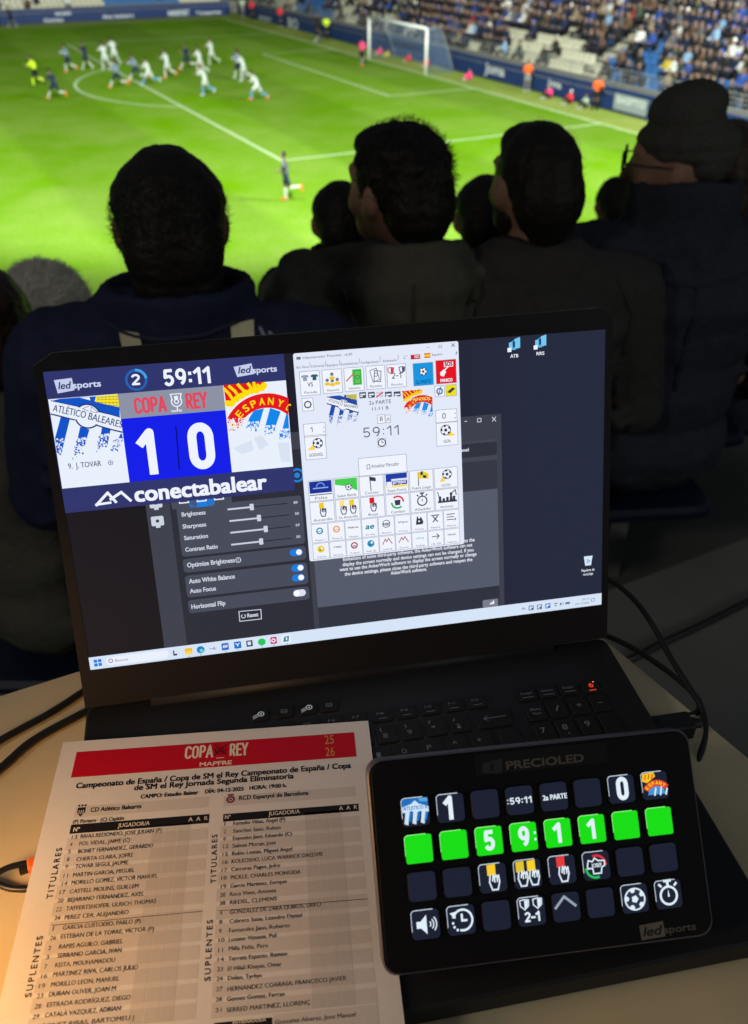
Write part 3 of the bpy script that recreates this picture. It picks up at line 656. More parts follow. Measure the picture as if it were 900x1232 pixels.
for (x, y), on in (((781, 258), 1), ((786, 309), 1), ((788, 341), 1), ((792, 391), 0)):
    c = p.P(Zc(x, y)); p.rect(c[0] - .0045, c[1] - .0026, c[0] + .0045, c[1] + .0026, G((20, 125, 225)) if on else G((222, 225, 240)), 4, .0025); p.disc((c[0] + (.002 if on else -.0020), c[1]), .0021, G((250, 252, 255)) if on else G((250, 250, 255)), 5, 14)
c = p.P(Zc(591, 283)); p.ring(c, .0014, .002, tx, 4); p.text('?', Zc(589, 287), Zc(594, 286), 2.2, tx, 4, 0.02)
p.linepx([Zc(593, 452), Zc(665, 445), Zc(667, 476), Zc(596, 484)], 1.0, tx, 4, True); p.text('Reset', Zc(621, 471), Zc(657, 467), 4.6, tx, 4, 0.03); c = p.P(Zc(608, 467)); p.ring(c, .0011, .0017, tx, 4, 120, 420)
# three tabs under the scoreboard, sidebar icons
for x, m_ in ((412, gp), (470, G((15, 125, 225))), (527, gp)): c = p.P(Zc(x, 86 - (x - 412) * .1)); p.rect(c[0] - .0085, c[1] - .006, c[0] + .0085, c[1] + .006, m_, 3, .0015); p.frame(c[0] - .003, c[1] - .002, c[0] + .003, c[1] + .002, .0008, WHT, 4)
for x, y in ((320, 96), (326, 155)): c = p.P(Zc(x, y)); p.rect(c[0] - .0042, c[1] - .0034, c[0] + .0042, c[1] + .0034, tx, 4, .001); p.disc(c, .0012, gw, 5, 10); p.rect(c[0] - .0015, c[1] - .0048, c[0] + .0015, c[1] - .003, tx, 4)
c = p.P(Zc(784, 5)); p.ring(c, .0035, .005, G((30, 130, 220)), 4); p.disc(c, .002, G((30, 130, 220)), 4, 12)
for t, a, q in (('to the', (715, 406), (760, 399)), ('limitations of some third-party software, the AnkerWork software can not', (190, 487), (750, 421)), ('display the screen normally and device settings can not be changed. If you', (188, 508), (755, 444)),
                ('want to use the AnkerWork software to display the screen normally or change', (175, 530), (768, 462)), ('the device settings, please close the third-party software and reopen the', (197, 550), (750, 485)), ('AnkerWork software.', (397, 545), (553, 528))):
    p.text(t, Zd(*a), Zd(*q), 4.2, G((225, 230, 240)), 4, 0.02)
c = p.P(Zd(828, 668)); p.rect(c[0] - .006, c[1] - .003, c[0] + .006, c[1] + .003, G((120, 125, 140)), 4, .001); p.poly([(c[0] - .001, c[1] - .001), (c[0] + .003, c[1] - .001), (c[0] + .003, c[1] + .002)], WHT, 5)
p.build('camera_settings_window', disp)

# ---- control program window
p = Print(SCR, 50); WB = G((226, 233, 249)); LB = G((240, 244, 254)); BD = G((120, 128, 150)); DK_ = G((52, 58, 78)); GY = G((110, 118, 140))
x0 = (p.P(Zw(27, 88))[0] + p.P(Zw(90, 922))[0]) / 2; x1 = (p.P(Zw(690, 30))[0] + p.P(Zw(708, 843))[0]) / 2; yt = (p.P(Zw(27, 88))[1] + p.P(Zw(690, 30))[1]) / 2; yb = (p.P(Zw(90, 922))[1] + p.P(Zw(708, 843))[1]) / 2
p.rect(x0, yb, x1, yt, WB, 0, .0015)
def T(t, a, q, hh, m_=None, bold=0.0): p.text(t, Zw(*a), Zw(*q), hh, m_ or DK_, 4, bold)
def cell(xa_, ya_, xb_, yb_, m_=None):
    a, q = p.P(Zw(xa_, ya_)), p.P(Zw(xb_, yb_)); p.rect(a[0], q[1], q[0], a[1], m_ or LB, 1); p.frame(a[0], q[1], q[0], a[1], .00028, BD, 2)
    return ((a[0] + q[0]) / 2, (a[1] + q[1]) / 2, abs(q[0] - a[0]), abs(q[1] - a[1]))
T('Videomarcador Precioled - v6.85', (62, 107), (262, 90), 3, DK_); p.rectpx(Zw(38, 98), Zw(56, 108), GY, 2)
p.linepx([Zw(560, 60), Zw(572, 59)], .5, GY, 3); p.linepx([Zw(608, 52), Zw(620, 51), Zw(621, 60), Zw(609, 61)], .5, GY, 3, True); p.linepx([Zw(660, 44), Zw(672, 56)], .7, DK_, 3); p.linepx([Zw(672, 44), Zw(660, 57)], .7, DK_, 3)
for t, a, q in (('En Vivo', (40, 145), (88, 141)), ('Cámaras', (98, 140), (150, 136)), ('Equipos', (160, 137), (205, 132)), ('Estadísticas', (216, 132), (285, 126)), ('Configuración', (296, 126), (368, 120)), ('Avanzado', (384, 119), (440, 114))): T(t, a, q, 2.9)
for x in (93, 155, 211, 290, 374, 446): p.linepx([Zw(x, 140 - (x - 93) * .085), Zw(x, 120 - (x - 93) * .085)], .5, GY, 3)
p.rectpx(Zw(496, 90), Zw(535, 105), G((200, 30, 45)), 2); T('REC', (512, 102), (532, 100), 3, WHT, 0.02); p.rectpx(Zw(550, 84), Zw(576, 100), G((215, 30, 30)), 2); p.rectpx(Zw(550, 88), Zw(576, 96), G((250, 205, 20)), 3); T('Español', (582, 94), (622, 90), 2.6); T('?', (676, 90), (684, 89), 4)
for q in ([(468, 95), (476, 94)], [(468, 105), (476, 104)], [(482, 92), (482, 98)], [(468, 100), (470, 104)]): p.linepx([Zw(*a) for a in q], .5, GY, 3)
top = [(50, 160, 137, 245), (140, 153, 225, 240), (228, 146, 312, 232), (315, 140, 398, 225), (400, 133, 482, 218)]
top = [(50, 158, 136, 248), (140, 151, 224, 239), (228, 143, 311, 231), (316, 136, 396, 223), (400, 130, 480, 216)]
cs = [cell(*q) for q in top]
for (cx, cy, w_, h_), t in zip(cs, ('Parada', 'Alineaciones', 'Substituc.', 'Partidos', 'Marcador')):
    p.text(t, (cx - .32 * w_, cy - .42 * h_), (cx + .32 * w_, cy - .42 * h_), .0016, DK_, 4, 0, 0, False)
def shirt(cx, cy, s_, m_):
    q = [(-.25, .35), (.25, .35), (.5, .2), (.4, -.02), (.25, .08), (.25, -.4), (-.25, -.4), (-.25, .08), (-.4, -.02), (-.5, .2)]; p.poly([(cx + a * s_, cy + b_ * s_) for a, b_ in q], m_, 3)
cx, cy, w_, h_ = cs[0]; shirt(cx - .24 * w_, cy + .24 * h_, .4 * w_, G((150, 158, 178))); shirt(cx + .24 * w_, cy + .24 * h_, .4 * w_, G((40, 92, 112))); p.text('VS', (cx - .14 * w_, cy - .14 * h_), (cx + .14 * w_, cy - .14 * h_), .0030, DK_, 4, .01, 0, False)
cx, cy, w_, h_ = cs[1]
for dx, dy in ((0, .2), (-.26, -.04), (.26, -.04), (0, -.08)): p.disc((cx + dx * w_, cy + (dy + .1) * h_), .09 * w_, GY, 3, 12); p.disc((cx + dx * w_, cy + (dy - .06) * h_), .15 * w_, G((240, 200, 40)), 4, 10, .09 * w_)
cx, cy, w_, h_ = cs[2]; p.rect(cx - .08 * w_, cy - .25 * h_, cx + .4 * w_, cy + .42 * h_, G((90, 200, 90)), 3); p.line([(cx - .4 * w_, cy - .05 * h_), (cx + .0 * w_, cy + .25 * h_)], .0008, G((220, 50, 60)), 4); p.frame(cx + .02 * w_, cy - .2 * h_, cx + .34 * w_, cy + .36 * h_, .0004, G((40, 130, 50)), 4); p.ring((cx + .18 * w_, cy + .08 * h_), .001, .0015, G((40, 130, 50)), 5)
cx, cy, w_, h_ = cs[3]; p.line([(cx - .3 * w_, cy + .3 * h_), (cx + .05 * w_, cy + .4 * h_), (cx + .2 * w_, cy - .1 * h_), (cx - .15 * w_, cy - .2 * h_)], .0005, GY, 3, True); p.line([(cx - .05 * w_, cy + .3 * h_), (cx + .3 * w_, cy + .25 * h_), (cx + .25 * w_, cy - .2 * h_), (cx - .1 * w_, cy - .15 * h_)], .0005, DK_, 4, True); p.ring((cx + .02 * w_, cy + .12 * h_), .001, .0014, DK_, 5)
cx, cy, w_, h_ = cs[4]; F = box_f(cx, cy, h_); ic_shield(p, F, h_, .12, .60, .26, G((200, 40, 60)), 3); ic_shield(p, F, h_, .62, .60, .26, G((60, 70, 110)), 3); btext(p, '2-1', (cx - .27 * w_, cy - .12 * h_), (cx + .27 * w_, cy - .12 * h_), .0044, DK_, 4, .13, False)
cx, cy, w_, h_ = cell(505, 125, 588, 208, G((20, 150, 225))); ic_ball(p, (cx, cy + .12 * h_), .2 * w_, DK_, WHT, 3); p.text('2a PARTE', (cx - .38 * w_, cy - .42 * h_), (cx + .38 * w_, cy - .42 * h_), .0026, G((10, 60, 130)), 4, .01, 0, False)
cx, cy, w_, h_ = cell(596, 113, 680, 200, G((228, 16, 30))); p.rect(cx - .1 * w_, cy + .2 * h_, cx + .36 * w_, cy + .42 * h_, G((250, 225, 230)), 3); p.text('SOS', (cx - .06 * w_, cy + .24 * h_), (cx + .32 * w_, cy + .24 * h_), .0028, G((60, 10, 20)), 4, .03, 0, False)
p.poly([(cx - .3 * w_, cy - .02 * h_), (cx - .1 * w_, cy + .12 * h_), (cx, cy + .0 * h_), (cx - .12 * w_, cy - .2 * h_), (cx - .28 * w_, cy - .16 * h_)], WHT, 3); p.line([(cx - .1 * w_, cy + .05 * h_), (cx + .12 * w_, cy + .22 * h_)], .0009, WHT, 4); p.text('PANICO', (cx - .3 * w_, cy - .43 * h_), (cx + .3 * w_, cy - .43 * h_), .0022, WHT, 4, .03, 0, False)
cx, cy, w_, h_ = cell(592, 215, 632, 255); p.ring((cx, cy), .0014, .0024, G((70, 110, 170)), 3); p.line([(cx - .001, cy - .003), (cx + .001, cy + .003)], .0007, GY, 4)
cx, cy, w_, h_ = cell(637, 211, 680, 252, G((240, 225, 20))); p.poly([(cx - .003, cy - .001), (cx + .001, cy + .002), (cx + .003, cy + .001), (cx - .001, cy - .002)], DK_, 3)
cx, cy, w_, h_ = cell(60, 265, 108, 312); p.ring((cx, cy), .0018, .0027, DK_, 3, 0, 360, 8)
# crests of the two teams
def miniL(X0, Y0, X1, Y1):  # map the drawing box to a zoom window box
    return lambda X, Y: Zw(X0 + (X - 60) / 770 * (X1 - X0), Y0 + (Y - 220) / 700 * (Y1 - Y0) )
crest_left(p, miniL(162, 246, 286, 372), 3, G((30, 75, 175)), LB, G((45, 60, 120)), G((240, 225, 40)), False)
p.text('ATLETICO', Zw(166, 274), Zw(222, 293), 3.3, DK_, 12, 0.01); p.text('BALEARES', Zw(228, 296), Zw(283, 304), 3.3, DK_, 12, 0.01)
def miniR(X, Y): return Zw(462 + (X - 82) / 745 * 122, 228 + (Y - 182) / 660 * 112)
crest_right(p, miniR, 3, G((220, 40, 40)), G((250, 205, 30)), G((40, 140, 225)), LB, lit=False)
p.text('ESPANYOL', Zw(474, 282), Zw(578, 262), 3.6, G((250, 225, 120)), 14, 0.02)
for i, x in enumerate((290, 325, 358, 393, 428)): p.rectpx(Zw(x, 240 + (290 - x) * .02), Zw(x + 28, 262 + (290 - x) * .05), G((70, 76, 96)) if i != 2 else G((200, 205, 220)), 2); p.rectpx(Zw(x + 4, 246), Zw(x + 24, 250), LB, 3); p.rectpx(Zw(x + 4, 254), Zw(x + 14, 258), LB, 3)
p.linepx([Zw(360, 258), Zw(384, 240)], 1.6, G((220, 60, 70)), 4)
T('2a PARTE', (330, 289), (418, 283), 4.6); T('11:11 B', (342, 313), (408, 307), 4.0); btext(p, '59:11', Zw(303, 423), Zw(455, 409), 12.5, G((92, 98, 112)), 4, .11)
cell(362, 331, 394, 362); cell(396, 331, 416, 360); p.linepx([Zw(374, 338), Zw(375, 354)], 1, DK_, 3); p.linepx([Zw(381, 337), Zw(382, 353)], 1, DK_, 3); p.linepx([Zw(401, 352), Zw(411, 351), Zw(406, 340)], .5, DK_, 3, True)
cx, cy, w_, h_ = cell(364, 426, 398, 456); p.ring((cx, cy), .0022, .0029, DK_, 3); p.line([(cx, cy + .0016), (cx, cy), (cx + .0012, cy)], .0005, DK_, 3)
cell(66, 368, 157, 412); btext(p, '1', Zw(95, 400), Zw(106, 399), 6.4, DK_, 4, .12); cell(596, 312, 682, 357); btext(p, '0', Zw(622, 346), Zw(638, 345), 7, DK_, 4, .12)
for x, y in ((146, 378), (146, 396), (672, 322), (672, 340)): p.rectpx(Zw(x, y), Zw(x + 5, y + 3), GY, 3)
cx, cy, w_, h_ = cell(70, 415, 160, 503); ic_ball(p, (cx + .12 * w_, cy + .16 * h_), .25 * w_, DK_, WHT, 4); p.poly([(cx - .4 * w_, cy - .1 * h_), (cx - .1 * w_, cy + .12 * h_), (cx - .02 * w_, cy - .1 * h_)], G((250, 215, 60)), 3); p.text('GOOOOL', (cx - .34 * w_, cy - .38 * h_), (cx + .34 * w_, cy - .38 * h_), .0022, DK_, 4, .01, 0, False)
cx, cy, w_, h_ = cell(598, 362, 686, 448); ic_ball(p, (cx - .06 * w_, cy + .16 * h_), .25 * w_, DK_, WHT, 4); p.poly([(cx + .4 * w_, cy - .1 * h_), (cx + .1 * w_, cy + .12 * h_), (cx + .02 * w_, cy - .1 * h_)], G((250, 215, 60)), 3); p.text('GOL', (cx - .18 * w_, cy - .38 * h_), (cx + .18 * w_, cy - .38 * h_), .0022, DK_, 4, .01, 0, False)
cx, cy, w_, h_ = cell(286, 505, 482, 560); p.text('Actualizar Marcador', (cx - .24 * w_, cy - .001), (cx + .34 * w_, cy - .001), .0026, DK_, 4, 0, 0, False); p.frame(cx - .33 * w_, cy - .0015, cx - .27 * w_, cy + .0015, .0004, DK_, 4)
# big button grid: 6 x 2
def lerp(a, q, t): return a + (q - a) * t
R1 = dict(l=(84, 592), r=(686, 538)); 
gx0 = (p.P(Zw(84, 592))[0] + p.P(Zw(92, 765))[0]) / 2; gx1 = (p.P(Zw(686, 540))[0] + p.P(Zw(690, 705))[0]) / 2
gy = [(p.P(Zw(84, 592))[1] + p.P(Zw(686, 536))[1]) / 2, (p.P(Zw(88, 680))[1] + p.P(Zw(688, 620))[1]) / 2, (p.P(Zw(92, 768))[1] + p.P(Zw(690, 706))[1]) / 2, (p.P(Zw(97, 845))[1] + p.P(Zw(692, 782))[1]) / 2, (p.P(Zw(102, 912))[1] + p.P(Zw(694, 845))[1]) / 2]
names = (('Falta', 'Saque Banda', 'Corner', 'Saque Puerta', 'Fuera Juego', 'GOOL'), ('Amarilla', '2a Amarilla', 'Roja', 'Cambio', 'Añadido', 'Animar'))
CW = (gx1 - gx0) / 6
for r in range(2):
    for c_ in range(6):
        a, q = gx0 + c_ * CW + .0005, gx0 + (c_ + 1) * CW - .0005; t_, bo = gy[r] - .0004, gy[r + 1] + .0004
        p.rect(a, bo, q, t_, LB, 1); p.frame(a, bo, q, t_, .00028, BD, 2); cx, cy, w_, h_ = (a + q) / 2, (t_ + bo) / 2, q - a, t_ - bo
        nm = names[r][c_]; ww = min(.4, .05 * len(nm)) * w_; p.text(nm, (cx - ww, bo + .08 * h_), (cx + ww, bo + .08 * h_), .0019, DK_, 4, 0, 0, False)
        F = box_f(cx, cy + .1 * h_, .72 * h_)
        if (r, c_) == (0, 0): p.rect(a + .04 * w_, cy - .12 * h_, q - .04 * w_, t_ - .04 * h_, G((24, 50, 150)), 3); p.ring((cx, cy + .18 * h_), .0024, .0031, G((120, 160, 235)), 4, 0, 180); p.line([(cx - .3 * w_, cy + .12 * h_), (cx + .3 * w_, cy + .12 * h_)], .0008, G((150, 180, 240)), 4); p.line([(a + .05 * w_, cy - .2 * h_), (q - .05 * w_, cy - .2 * h_)], .0006, DK_, 4)
        if (r, c_) == (0, 1): p.poly([(a + .04 * w_, t_ - .04 * h_), (q - .04 * w_, t_ - .04 * h_), (q - .04 * w_, cy - .18 * h_), (cx, cy + .08 * h_), (a + .04 * w_, cy + .2 * h_)], G((70, 205, 80)), 3); ic_ball(p, (cx + .1 * w_, cy + .03 * h_), .14 * w_, DK_, WHT, 5)
        if (r, c_) == (0, 2): p.line([F(.45, .0), F(.40, .95)], .0006, DK_, 3); p.poly([F(.42, .95), F(.8, .85), F(.8, .6), F(.42, .68)], DK_, 3)
        if (r, c_) == (0, 3):
            p.rect(a + .05 * w_, cy - .22 * h_, q - .05 * w_, t_ - .04 * h_, G((30, 60, 165)), 3); p.rect(a + .28 * w_, cy + .10 * h_, q - .05 * w_, cy + .2 * h_, G((225, 232, 245)), 4); p.rect(a + .05 * w_, cy - .22 * h_, q - .05 * w_, cy - .10 * h_, G((245, 225, 120)), 4); p.rect(a + .07 * w_, cy - .2 * h_, a + .3 * w_, cy + .08 * h_, G((235, 240, 250)), 5); p.text('propo', (cx - .16 * w_, cy - .04 * h_), (cx + .4 * w_, cy - .04 * h_), .0026, WHT, 5, .02, 0, False)
        if (r, c_) == (0, 4): p.line([F(.3, .0), F(.3, .9)], .0006, DK_, 3); p.poly([F(.3, .92), F(.6, .98), F(1.0, .8), F(1.0, .4), F(.6, .5), F(.3, .45)], G((240, 215, 30)), 3); p.poly([F(.45, .95), F(.62, .97), F(.62, .72), F(.45, .7)], DK_, 4); p.poly([F(.62, .72), F(.85, .66), F(.85, .48), F(.62, .5)], DK_, 4)
        if (r, c_) == (0, 5): ic_ball(p, F(.58, .6), .3 * h_ * .8, DK_, WHT, 4); p.poly([F(.05, .1), F(.3, .5), F(.45, .15)], G((250, 210, 60)), 3)
        if (r, c_) == (1, 0): ic_card(p, F, .8 * h_, G((245, 205, 30)), DK_, None, 3)
        if (r, c_) == (1, 1): ic_card(p, box_f(cx - .2 * w_, cy + .1 * h_, .72 * h_), .8 * h_, G((250, 225, 140)), DK_, None, 3); ic_card(p, box_f(cx + .2 * w_, cy + .1 * h_, .72 * h_), .8 * h_, G((245, 205, 30)), DK_, None, 3)
        if (r, c_) == (1, 2): ic_card(p, F, .8 * h_, G((228, 20, 40)), DK_, None, 3)
        if (r, c_) == (1, 3): p.ring(F(.5, .5), .24 * h_, .32 * h_, G((220, 30, 50)), 3, 0, 130); p.ring(F(.5, .5), .24 * h_, .32 * h_, G((30, 170, 80)), 3, 180, 310); p.poly([F(.3, .65), F(.7, .65), F(.66, .3), F(.34, .3)], DK_, 4)
        if (r, c_) == (1, 4): ic_watch(p, F, .72 * h_, DK_, 3)
        if (r, c_) == (1, 5):
            p.line([F(-.05, .2), F(1.15, .2)], .0013, DK_, 3)
            for u, v in ((.05, .5), (.3, .35), (.55, .42), (.8, .7), (1.0, .45)): p.disc(F(u, v), .0011, DK_, 3, 10); p.poly([F(u - .12, .2), F(u + .12, .2), F(u + .05, v), F(u - .05, v)], DK_, 3)
            p.line([F(.0, .5), F(-.1, .9)], .0006, DK_, 3); p.line([F(.8, .7), F(1.1, .95), F(1.15, .6)], .0007, DK_, 3)
CW = (gx1 - gx0) / 9
lab = (('Pausa 1', 'Pausa 2', 'Alargue', 'Air Sup', 'Rivera', 'Voto', 'Camiset', 'Mestre', 'Música'), ('ColaCao', 'Serveis', 'Trébol', 'Publ. Sp', 'Cartela SP', 'Conecta', 'Viding', '16-20', 'Nuevo'))
cl = ((G((20, 140, 180)), 'r'), (G((240, 150, 50)), 'r'), (DK_, 't'), (G((20, 130, 160)), 'ae'), (DK_, 'M'), (G((60, 70, 120)), 't'), (DK_, 'm'), (DK_, 'x'), (DK_, 'l')), ((G((235, 205, 20)), 'd'), (DK_, 't'), (G((170, 40, 80)), 'r'), (G((20, 150, 190)), 'd'), (G((170, 70, 90)), 'mt'), (G((170, 60, 70)), 'mt'), (G((90, 200, 190)), 't'), (DK_, 'ar'), (GY, 't'))
for r in range(2):
    for c_ in range(9):
        a, q = gx0 + c_ * CW + .0003, gx0 + (c_ + 1) * CW - .0003; t_, bo = gy[r + 2] - .0004, gy[r + 3] + .0004
        p.rect(a, bo, q, t_, LB, 1); p.frame(a, bo, q, t_, .00024, BD, 2); cx, cy, w_, h_ = (a + q) / 2, (t_ + bo) / 2, q - a, t_ - bo
        nm = lab[r][c_]; p.text(nm, (cx - .3 * w_, bo + .08 * h_), (cx + .3 * w_, bo + .08 * h_), .0012, DK_, 4, 0, 0, False)
        m_, k_ = cl[r][c_]; F = box_f(cx, cy + .12 * h_, .6 * h_)
        if k_ == 'r': p.ring(F(.5, .5), .0016, .0025, m_, 3); p.text('oo' if r == 0 else 'g', F(.3, .4), F(.7, .4), .0014, m_, 4, .02, 0, False)
        if k_ == 'd': p.disc(F(.5, .5), .0026, m_, 3, 16); p.disc(F(.6, .6), .0009, LB, 4, 8); p.disc(F(.4, .4), .0006, DK_, 4, 8)
        if k_ == 't': p.text(('Alcampo', '', '', '', '', 'Vips')[c_] if r == 0 and c_ in (0, 5) else ('viding' if c_ == 6 else 'TMC' if c_ == 1 else 'Mallorca' if c_ == 2 else 'Mando'), F(.05, .42), F(.95, .42), .0014, m_, 4, .02, 0, False)
        if k_ == 'ae': p.text('ae', F(.1, .2), F(.9, .2), .0040, m_, 4, .03, .2, False)
        if k_ == 'M': p.ring(F(.5, .5), .0024, .0029, m_, 3); p.text('MK', F(.15, .3), F(.85, .3), .0024, m_, 4, .02, .3, False)
        if k_ == 'm': p.poly([F(.2, .1), F(.8, .1), F(.9, .3), F(.7, .8), F(.5, .6), F(.35, .95), F(.25, .5)], m_, 3); p.disc(F(.5, .4), .0007, LB, 4, 8)
        if k_ == 'x': p.line([F(.15, .8), F(.85, .8)], .0007, m_, 3); p.line([F(.3, .7), F(.7, .2)], .0008, m_, 3); p.line([F(.7, .7), F(.3, .2)], .0008, m_, 3)
        if k_ == 'l': [p.line([F(.1, y), F(.7 + .1 * (y > .5), y)], .0006, m_, 3) for y in (.25, .5, .75)]; p.poly([F(.8, .1), F(.95, .25), F(.8, .4)], m_, 3)
        if k_ == 'mt': p.line([F(.0, .25), F(.3, .8), F(.45, .5), F(.65, .85), F(1.0, .25)], .0006, m_, 3)
        if k_ == 'ar': p.line([F(.1, .5), F(.8, .5)], .0006, m_, 3); p.line([F(.6, .75), F(.85, .5), F(.6, .25)], .0006, m_, 3)
p.build('control_window', disp)

# ---- taskbar and desktop icons
p = Print(SCR, 20); TB = G((214, 228, 248))
yk = (p.P((105.5, 793.5))[1] + p.P((722, 711.5))[1]) / 2
p.rect(DX0, DY0, DX1, yk, TB)
tm = (DY0 + yk) / 2
def tx_(u): return p.P((u, 800 - (u - 107) * .133))[0]
for dx in (-1, 1):
    for dy in (-1, 1): p.rect(tx_(118) + dx * .0003, tm + dy * .0003, tx_(118) + dx * .0026, tm + dy * .0026, G((15, 125, 225)), 1)
p.rect(tx_(128), tm - .0032, tx_(203), tm + .0032, G((234, 240, 252)), 1, .003); p.ring((tx_(133.5), tm + .0003), .0011, .0016, G((80, 85, 100)), 2)
p.text('Buscar', (tx_(139), tm - .001), (tx_(155), tm - .001), .0021, G((130, 135, 150)), 2, 0, 0, False)
p.rect(tx_(208.5), tm - .002, tx_(213), tm + .002, G((50, 55, 75)), 1); p.rect(tx_(210), tm - .0006, tx_(214.5), tm + .0026, G((220, 226, 240)), 2)
p.rect(tx_(222.5), tm - .0025, tx_(231.5), tm + .0024, G((245, 190, 50)), 1, .0006); p.rect(tx_(222.5), tm - .0025, tx_(231.5), tm - .0002, G((250, 215, 100)), 2)
p.disc((tx_(241.5), tm), .0028, G((30, 130, 205)), 1); p.disc((tx_(242.5), tm - .0008), .0014, G((110, 215, 180)), 2, 12)
p.text('~d.', (tx_(252), tm - .001), (tx_(260), tm - .001), .002, G((70, 75, 90)), 1, .02, 0, False)
for u, m_, t in ((271, G((20, 100, 190)), 'AW'), (286, G((20, 115, 200)), 'Y')): p.rect(tx_(u - 4.2), tm - .0027, tx_(u + 4.2), tm + .0027, m_, 1, .0006); p.text(t, (tx_(u - 3), tm - .001), (tx_(u + 3), tm - .001), .0024, WHT, 2, .03, 0, False)
p.rect(tx_(296.5), tm - .0024, tx_(304), tm + .0024, G((55, 60, 75)), 1); p.rect(tx_(298), tm - .0012, tx_(302), tm + .0015, TB, 2)
p.disc((tx_(315), tm), .0028, G((30, 200, 90)), 1)
p.rect(tx_(325.5), tm - .0027, tx_(333), tm + .0027, G((205, 30, 120)), 1, .0006); p.ring((tx_(329), tm), .0008, .0016, WHT, 2)
p.rect(tx_(339), tm - .0032, tx_(350), tm + .0032, G((235, 242, 252)), 1, .0008); p.poly([(tx_(340.5), tm - .0022), (tx_(347), tm - .0022), (tx_(348), tm + .0022), (tx_(342), tm + .0018)], G((60, 130, 150)), 2); p.text('1', (tx_(344), tm - .001), (tx_(346), tm - .001), .0024, WHT, 3, .02, 0, False)
for u in (227, 241, 271, 286, 315, 329, 345): p.rect(tx_(u - 1), DY0 + .0006, tx_(u + 1), DY0 + .0011, G((120, 130, 150)), 2)
mg = G((110, 120, 145))
p.line([(tx_(628), tm - .0006), (tx_(629.7), tm + .0008), (tx_(631.4), tm - .0006)], .0006, mg, 2)
for u in (639, 649, 659): p.frame(tx_(u - 2.6), tm - .0018, tx_(u + 2.6), tm + .0014, .0007, mg if u != 659 else G((50, 100, 190)), 2); p.disc((tx_(u + 1), tm - .0008), .0008, G((60, 90, 160)), 3, 8)
p.ring((tx_(668.5), tm - .001), .0018, .0025, mg, 2, 45, 135); p.disc((tx_(668.5), tm - .0008), .0007, mg, 2, 8); p.ring((tx_(676), tm), .0009, .0014, mg, 2, -60, 60); p.rect(tx_(673.5), tm - .001, tx_(675.5), tm + .001, mg, 2); p.rect(tx_(680), tm - .0009, tx_(685.5), tm + .0009, mg, 2)
p.text('20:15', (tx_(700), tm + .0006), (tx_(709), tm + .0006), .0017, mg, 2, 0, 0, False); p.text('04/12/2025', (tx_(692), tm - .0026), (tx_(709), tm - .0026), .0017, mg, 2, 0, 0, False); p.frame(tx_(711.5), tm - .0012, tx_(715), tm + .0012, .0004, mg, 2)
p.build('taskbar', disp)
cy1 = G((120, 200, 240)); cy2 = G((80, 160, 215))
for (u, v), t in (((618, 414), 'ATB'), ((649.5, 411), 'RRS')):
    p = Print(SCR, 20); c = p.P((u, v)); k = .00058
    p.poly([(c[0] - 6 * k, c[1] - 6 * k), (c[0] + 2 * k, c[1] - 7 * k), (c[0] + 2 * k, c[1] + 4 * k), (c[0] - 6 * k, c[1] + 2 * k)], cy1, 0); p.poly([(c[0] - 2 * k, c[1] - 6 * k), (c[0] + 5 * k, c[1] - 6 * k), (c[0] + 5 * k, c[1] + 6 * k), (c[0] - 2 * k, c[1] + 4 * k)], cy2, 1)
    p.poly([(c[0] + 1 * k, c[1] - 5 * k), (c[0] + 8 * k, c[1] - 5 * k), (c[0] + 8 * k, c[1] + 8 * k), (c[0] + 1 * k, c[1] + 6 * k)], cy1, 2); p.text('1', (c[0] - k, c[1] - 3.5 * k), (c[0] + 3 * k, c[1] - 3.5 * k), 7 * k, G((20, 60, 110)), 3, .03, 0, False)
    p.rect(c[0] - 8 * k, c[1] - 9 * k, c[0] - 3 * k, c[1] - 4 * k, WHT, 4); p.text(t, (c[0] - 4.5 * k, c[1] - 16 * k), (c[0] + 5.5 * k, c[1] - 16 * k), 4 * k, WHT, 4, .02, 0, False); p.build('desktop_icon', disp)
p = Print(SCR, 20); c = p.P((707.5, 675)); k = .00058
p.poly([(c[0] - 4 * k, c[1] - 6 * k), (c[0] + 4 * k, c[1] - 6 * k), (c[0] + 6 * k, c[1] + 7 * k), (c[0] - 6 * k, c[1] + 7 * k)], G((215, 232, 248)), 0); p.ring(c, 2 * k, 3.6 * k, G((40, 120, 200)), 1, 0, 360, 3)
p.text('Papelera de', (c[0] - 9 * k, c[1] - 14 * k), (c[0] + 9 * k, c[1] - 14 * k), 3.6 * k, WHT, 1, .01, 0, False); p.text('reciclaje', (c[0] - 7 * k, c[1] - 19.5 * k), (c[0] + 7 * k, c[1] - 19.5 * k), 3.6 * k, WHT, 1, .01, 0, False)
p.build('desktop_icon', disp)

# ------------------------------------------------------------------ paper sheet
PZ = 0.0232
pa, pb = onz(76, 893, PZ), onz(443, 867, PZ)
PX = (pb - pa); PX /= np.linalg.norm(PX); PYv = np.array([-PX[1], PX[0], 0])
sheet = thing('team_sheet', 'printed white team sheet with a red banner lying across the laptop keyboard', 'paper', (pa[0], pa[1], PZ - 0.0003))
PAP = Plane(pa, PX, PYv, ZA, 2.5e-5)
b = MB(); nx, ny = 14, 20; vs = []; fs = []
